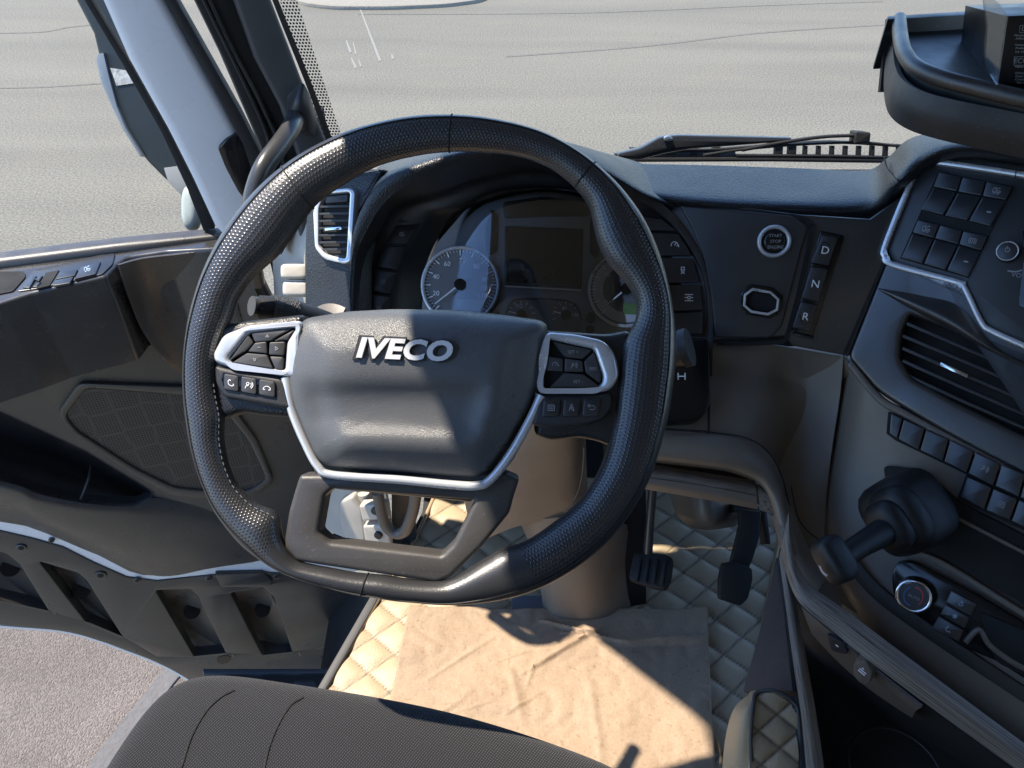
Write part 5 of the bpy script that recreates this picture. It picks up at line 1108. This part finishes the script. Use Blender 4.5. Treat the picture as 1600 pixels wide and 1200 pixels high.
# trim panel
slab('door_panel', [(-300, 440), (0, 408), (180, 385), (355, 368), (400, 420), (450, 520), (480, 640), (500, 760), (490, 860)] + botc, DP, .02, .03, DOOR, dr_, .012, seg=4,
     holes=[rnd([(-280, 560), (0, 648), (130, 708), (233, 770), (236, 780), (212, 792), (130, 790), (60, 775), (0, 756), (-280, 700)], 8, 3)])
surf('pocket_back', [[DP.at(-280, 540, .012), DP.at(0, 630, .012), DP.at(130, 695, .012), DP.at(240, 765, .012)], [DP.at(-280, 640, -.05), DP.at(0, 700, -.05), DP.at(120, 740, -.05), DP.at(225, 780, -.03)], [DP.at(-280, 720, .0), DP.at(0, 775, .0), DP.at(120, 800, .0), DP.at(238, 800, .0)]], PLA, dr_)
surf('pocket_front', [[DP.at(-300, 700, .075), DP.at(0, 752, .072), DP.at(60, 772, .068), DP.at(130, 786, .06), (DP.at(205, 791, .045)), DP.at(245, 778, .022), DP.at(330, 790, .018)],
                      [DP.at(-300, 712, .082), DP.at(0, 764, .08), DP.at(60, 786, .075), DP.at(130, 800, .066), (DP.at(210, 805, .05)), DP.at(270, 800, .034), DP.at(360, 815, .02)],
                      [DP.at(-300, 735, .07), DP.at(0, 785, .068), DP.at(60, 812, .062), DP.at(135, 835, .056), (DP.at(220, 850, .045)), DP.at(310, 850, .034), DP.at(400, 840, .02)],
                      [DP.at(-300, 768, .022), DP.at(0, 815, .022), DP.at(60, 829, .022), DP.at(150, 866, .022), (DP.at(245, 900, .022)), DP.at(330, 888, .022), DP.at(420, 872, .018)]], DOOR, dr_, 8, 6, .004)
tube('pocket_divider', [DP.at(142, 728, .0), DP.at(138, 750, .03), DP.at(126, 780, .05)], .003, PLA, dr_, 8)
# grille
gpoly = rnd([(133, 606), (300, 618), (350, 640), (390, 690), (418, 750), (392, 768), (310, 768), (272, 764), (212, 735), (118, 674), (100, 650)], 10)
gl = [DP.loc(DP.at(x, y, .024)) for x, y in gpoly]
if area(gl) < 0: gl.reverse()
Vg = [DP.wor(a, .024) for a in gl]; tri = tessellate_polygon([[Vector((a.x, a.y, 0)) for a in gl]])
tri = [t if (Vg[t[1]] - Vg[t[0]]).cross(Vg[t[2]] - Vg[t[0]]).dot(DP.n) > 0 else t[::-1] for t in tri]
sg_ = mk('speaker_grille', Vg, tri, GRIL, dr_, uvs=[(a.x, a.y) for a in gl])
slab('grille_surround', shrink(gpoly, d=-12), DP, .030, .012, DOOR, sg_, .004, holes=[shrink(gpoly, d=1)])
# sill with switches
SZ = HZ(.66 if 0 else W(350, 365, 1.3).z)
sill = [(-300, 450), (0, 405), (60, 405), (110, 397), (180, 385), (270, 365), (330, 356), (352, 364), (360, 372), (345, 388), (260, 393), (200, 402), (183, 412), (165, 432), (50, 458), (0, 474), (-300, 560)]
slab('armrest', sill, SZ, 0, .165, M('armrest_plastic', (.042, .040, .038), .25, spec=1.0, rvar=.06, dust=.35), dr_, .006, seg=3, r=4)
slab('switch_plate', [(26, 455), (52, 422), (155, 398), (180, 395), (176, 412), (160, 428), (60, 450)], SZ, .0025, .004, BUT, dr_, .001, r=4)
slab('door_pull_recess', [(-200, 430), (0, 424), (38, 424), (40, 432), (20, 455), (0, 459), (-200, 500)], SZ, .002, .004, DEEP, dr_, r=4)
for pts in ([(34, 449), (50, 431), (58, 430), (46, 450)], [(52, 436), (60, 432), (68, 430), (60, 440)], [(48, 448), (58, 441), (66, 440), (58, 448)], [(92, 425), (122, 420), (118, 430), (86, 436)], [(86, 437), (116, 431), (110, 442), (82, 446)], [(126, 416), (158, 408), (150, 428), (115, 436)]):
    button(pts, SZ, .0055, .004, BUT, dr_, None, name='window_switch', r=1)
slab('switch_gap', [(72, 426), (92, 422), (77, 446), (57, 451)], SZ, .004, .003, DEEP, dr_)
icon(IC['truck'], SZ, 136, 420, 5, PRB, dr_, .006, -12, 1)
surf('armrest_side', [[W(186, 414, 1.20), W(225, 404, 1.235), W(300, 395, 1.26), W(358, 384, 1.27)], [W(205, 470, 1.25), W(240, 460, 1.29), W(310, 460, 1.32), W(400, 460, 1.33)], [W(228, 524, 1.30), W(262, 530, 1.34), W(330, 540, 1.38), W(430, 540, 1.4)], [W(262, 570, 1.36), W(300, 590, 1.40), W(360, 610, 1.43), W(450, 620, 1.45)]], DOOR, dr_, 6, 6, .004)
# window frame
SIDE = DP
slab('window_seal', [(95, -60), (118, -60), (143, 0), (200, 95), (262, 205), (300, 280), (336, 358), (318, 362), (290, 290), (250, 205), (190, 100), (130, 0)], DP, .004, .02, RUB, dr_, .003)
slab('window_frame', [(120, -60), (225, -60), (258, 0), (300, 75), (345, 155), (372, 205), (390, 260), (405, 330), (400, 400), (350, 372), (336, 358), (300, 280), (262, 205), (200, 95), (158, 0)], DP, .028, .05, WHT, dr_, .015, seg=4, smooth=60)
slab('frame_seal', [(225, -60), (243, -60), (276, 0), (330, 95), (378, 180), (412, 248), (420, 330), (405, 330), (388, 260), (366, 203), (316, 105), (258, 0)], DP, .034, .03, RUB, dr_, .004)
slab('latch_recess', [(340, 232), (352, 218), (372, 208), (384, 225), (402, 290), (408, 330), (396, 330), (372, 300), (352, 262)], DP, .034, .012, GLB, dr_, .003, r=6)
g_ = mk('window_glass', [DP.at(-300, 440, .0), DP.at(330, 360, .0), DP.at(130, -60, .0), DP.at(-300, -200, .0)], [(0, 1, 2, 3)], GLA, dr_)
# exterior mirror
mr = thing('door_mirror', 'dark exterior mirror housing with pale edge outside the door window', 'mirror', W(230, 330, 1.55))
MP = P3((120, 0, 1.62), (250, 0, 1.55), (270, 300, 1.62))
slab('housing', [(95, -60), (215, -60), (255, 60), (320, 230), (350, 350), (300, 350), (283, 306), (255, 280), (228, 253), (187, 200), (162, 135), (152, 90), (143, 52), (116, 0)], MP, 0, .06, MIR, mr, .012, seg=3)
slab('pale_edge', [(152, 84), (161, 82), (170, 120), (182, 165), (196, 200), (222, 243), (218, 244), (192, 203), (174, 166), (158, 130), (150, 96)], MP, .006, .02, M('pale_grey_plastic', (.12, .14, .16), .35), mr, .002)
slab('mirror_glass', [(172, 106), (198, 110), (208, 130), (182, 134)], MP, .003, .003, M('painted_reflection_glass', (.3, .3, .28), .2, grain='noise', gs=120, gd=.003, var=.8, vs=90), mr)  # speckled reflection is painted into the glass colour
slab('lower_bracket', [(255, 262), (285, 258), (300, 300), (283, 306), (262, 285)], MP, .004, .01, M('grey_bracket', (.2, .2, .19), .5), mr, .003)
blob('indicator_lens', W(300, 325, 1.5), (RT * .018, UP * .045, FWD * .02), M('pale_green_plastic', (.35, .4, .38), .25), mr)
# cab pillar with hinges
hp = thing('hinge_pillar', 'cream painted metal pillar carrying the door hinges left of the dashboard', 'pillar', W(540, 880, 1.6))
surf('sheet_metal', [[(425, 360, 1.30), (452, 350, 1.24), (482, 345, 1.2)], [(428, 450, 1.36), (455, 450, 1.28), (482, 450, 1.22)], [(440, 600, 1.5), (480, 600, 1.42), (520, 600, 1.35)], [(500, 760, 1.62), (545, 760, 1.55), (600, 760, 1.5)], [(512, 900, 1.74), (570, 890, 1.66), (612, 880, 1.6)]], CRM, hp, 4, 5, .006)
for a, b in (((462, 425), 1.22), ((465, 452), 1.225), ((576, 806), 1.53), ((584, 828), 1.55)):
    c = W(a[0], a[1], b - .012); blob('door_hinge', c, (RT * .022, UP * .012, FWD * .012), CRM, hp, 5)
HPn = P3((520, 770, 1.49), (600, 770, 1.46), (560, 860, 1.54))
slab('hinge_plate', [(528, 785), (550, 775), (566, 800), (572, 845), (560, 858), (540, 850), (530, 820)], HPn, .0, .02, CRM, hp, .006, r=6, seg=3)
slab('hinge_plate', [(560, 790), (600, 788), (606, 812), (566, 815)], HPn, .012, .02, CRM, hp, .005, r=4, seg=3)
slab('hinge_plate', [(566, 822), (606, 820), (610, 850), (572, 856)], HPn, .012, .02, CRM, hp, .005, r=4, seg=3)
slab('hinge_recess', [(520, 835), (545, 845), (600, 855), (600, 868), (520, 860)], HPn, .001, .004, DEEP, hp)
disc('bolt', 585, 800, 6, HPn, .018, .006, DGY, hp, .002)
disc('bolt', 590, 838, 6, HPn, .018, .006, DGY, hp, .002)
tube('hinge_tube', [W(568, 770, 1.50), W(590, 850, 1.56)], .012, CRM, hp, 14, 1)
tube('step_grab_rail', [W(590, 770, 1.44), W(600, 815, 1.47), W(615, 832, 1.48), W(632, 830, 1.47), W(645, 800, 1.43), W(650, 770, 1.4)], .011, DGB, hp, 12)
slab('footwell_edge', [(612, 770), (655, 770), (645, 800), (650, 842), (612, 862)], P3((612, 770, 1.5), (655, 770, 1.5), (612, 862, 1.6)), -.02, .02, M('blue_black_plastic', (.02, .025, .04), .4), hp)
# entry step
st_ = thing('entry_step', 'dark plastic entry step with ribbed tread between door and floor mat', 'step', HZ(-.42).at(420, 1065))
sp_ = HZ(-.42)
slab('tread', [(315, 1046), (520, 1046), (540, 1010), (600, 1010), (560, 1180), (330, 1180)], sp_, 0, .05, PLA, st_, .01)
slab('tread_edge', [(316, 1044), (515, 1044), (508, 1052), (318, 1054)], sp_, .01, .02, M('step_plastic', (.05, .055, .06), .35), st_, .004)
for k in range(3): slab('tread_block', [(338 + k * 60, 1062), (372 + k * 60, 1062), (380 + k * 60, 1090), (340 + k * 60, 1090)], sp_, .02, .02, bpy.data.materials['step_plastic'], st_, .006, r=5)
slab('side_wall', [(515, 960), (560, 900), (600, 930), (560, 1000), (515, 1060), (500, 1050)], P3((515, 960, 1.9), (600, 930, 1.7), (515, 1060, 1.75)), -.05, .02, DEEP, st_)
slab('lamp_lens', [(512, 948), (560, 948), (556, 978), (508, 974)], DP, -.01, .02, M('lamp_grey', (.08, .09, .11), .3), dr_, .004, r=3)

# ================================================================== SEAT
se = thing('driver_seat', 'front edge of dark grey woven fabric driver seat with piped seams', 'seat', W(500, 1190, .85))
def seatpt(px, py, z): return HZ(z).at(px, py)
front = [(150, 1290), (205, 1190), (262, 1110), (310, 1076), (370, 1070), (470, 1083), (600, 1104), (720, 1130), (850, 1170), (960, 1215), (1000, 1260)]
a_ = [HZ(.42).at(x, y) for x, y in front]
mid_ = [HZ(.44).at(x, y) for x, y in front]
rowA = [p + Vector((0, -.0, -.10)) * 1 for p in a_]
rowA = [Vector((p.x * .98, p.y - .02, p.z)) for p in rowA]
rows = [rowA, a_]
for k, (dz, fr_k) in enumerate(((.042, .10), (.055, .3), (.058, .7), (.05, 1.6))):
    rows.append([Vector((p.x + (.12 - p.x) * .0 + (c - 5) * -.004 * fr_k, p.y - .13 * fr_k, .42 + dz)) for c, p in enumerate(a_)])
seatc = caster(surf('cushion', rows, FAB, se, 8, 6, .01, 70))
SEAM = M('seam_black', (.008, .008, .008), .9)
for path in ([(366, 1079), (345, 1090), (322, 1112), (300, 1150), (285, 1195), (278, 1215)], [(474, 1090), (455, 1102), (436, 1130), (420, 1170), (410, 1215)]):
    P_ = [seatc(x, y, .0) for x, y in path]; P_ = [p for p in P_ if p is not None]
    if len(P_) > 2: tube('seat_seam', P_, .0016, SEAM, se, 6)
# quilted seat base cover
sc2 = thing('seat_base_cover', 'beige quilted padded cover standing between floor mat and console', 'cover', HZ(.0).at(1180, 1180))
surf('cover_left', [[(1128, 1210, 1.12), (1134, 1150, 1.12), (1148, 1105, 1.11), (1175, 1082, 1.10)], [(1150, 1215, 1.09), (1154, 1150, 1.08), (1162, 1110, 1.08), (1176, 1088, 1.09)], [(1168, 1220, 1.08), (1172, 1150, 1.07), (1176, 1110, 1.075), (1178, 1084, 1.09)]], QLT, sc2)
qpl = P3((1180, 1090, 1.085), (1230, 1100, 1.08), (1200, 1200, 1.06))
cov2 = rnd([(1177, 1084), (1205, 1080), (1232, 1092), (1245, 1112), (1250, 1240), (1172, 1240), (1174, 1150)], 8)
slab('cover_front', cov2, qpl, .0, .03, QLT, sc2, .008, seg=3)
quilted('cover_quilting', [tuple(qpl.loc(qpl.at(x, y, .002))) for x, y in shrink(cov2, d=2)], .0015, sc2, .0025, .034, .005, 52, pl=qpl)
tube('piping', [W(1176, 1230, 1.063), W(1173, 1150, 1.064), W(1177, 1100, 1.075), W(1184, 1082, 1.085), W(1210, 1079, 1.08), W(1238, 1095, 1.075), W(1248, 1120, 1.07), W(1252, 1230, 1.055)], .003, RUG, sc2, 8)
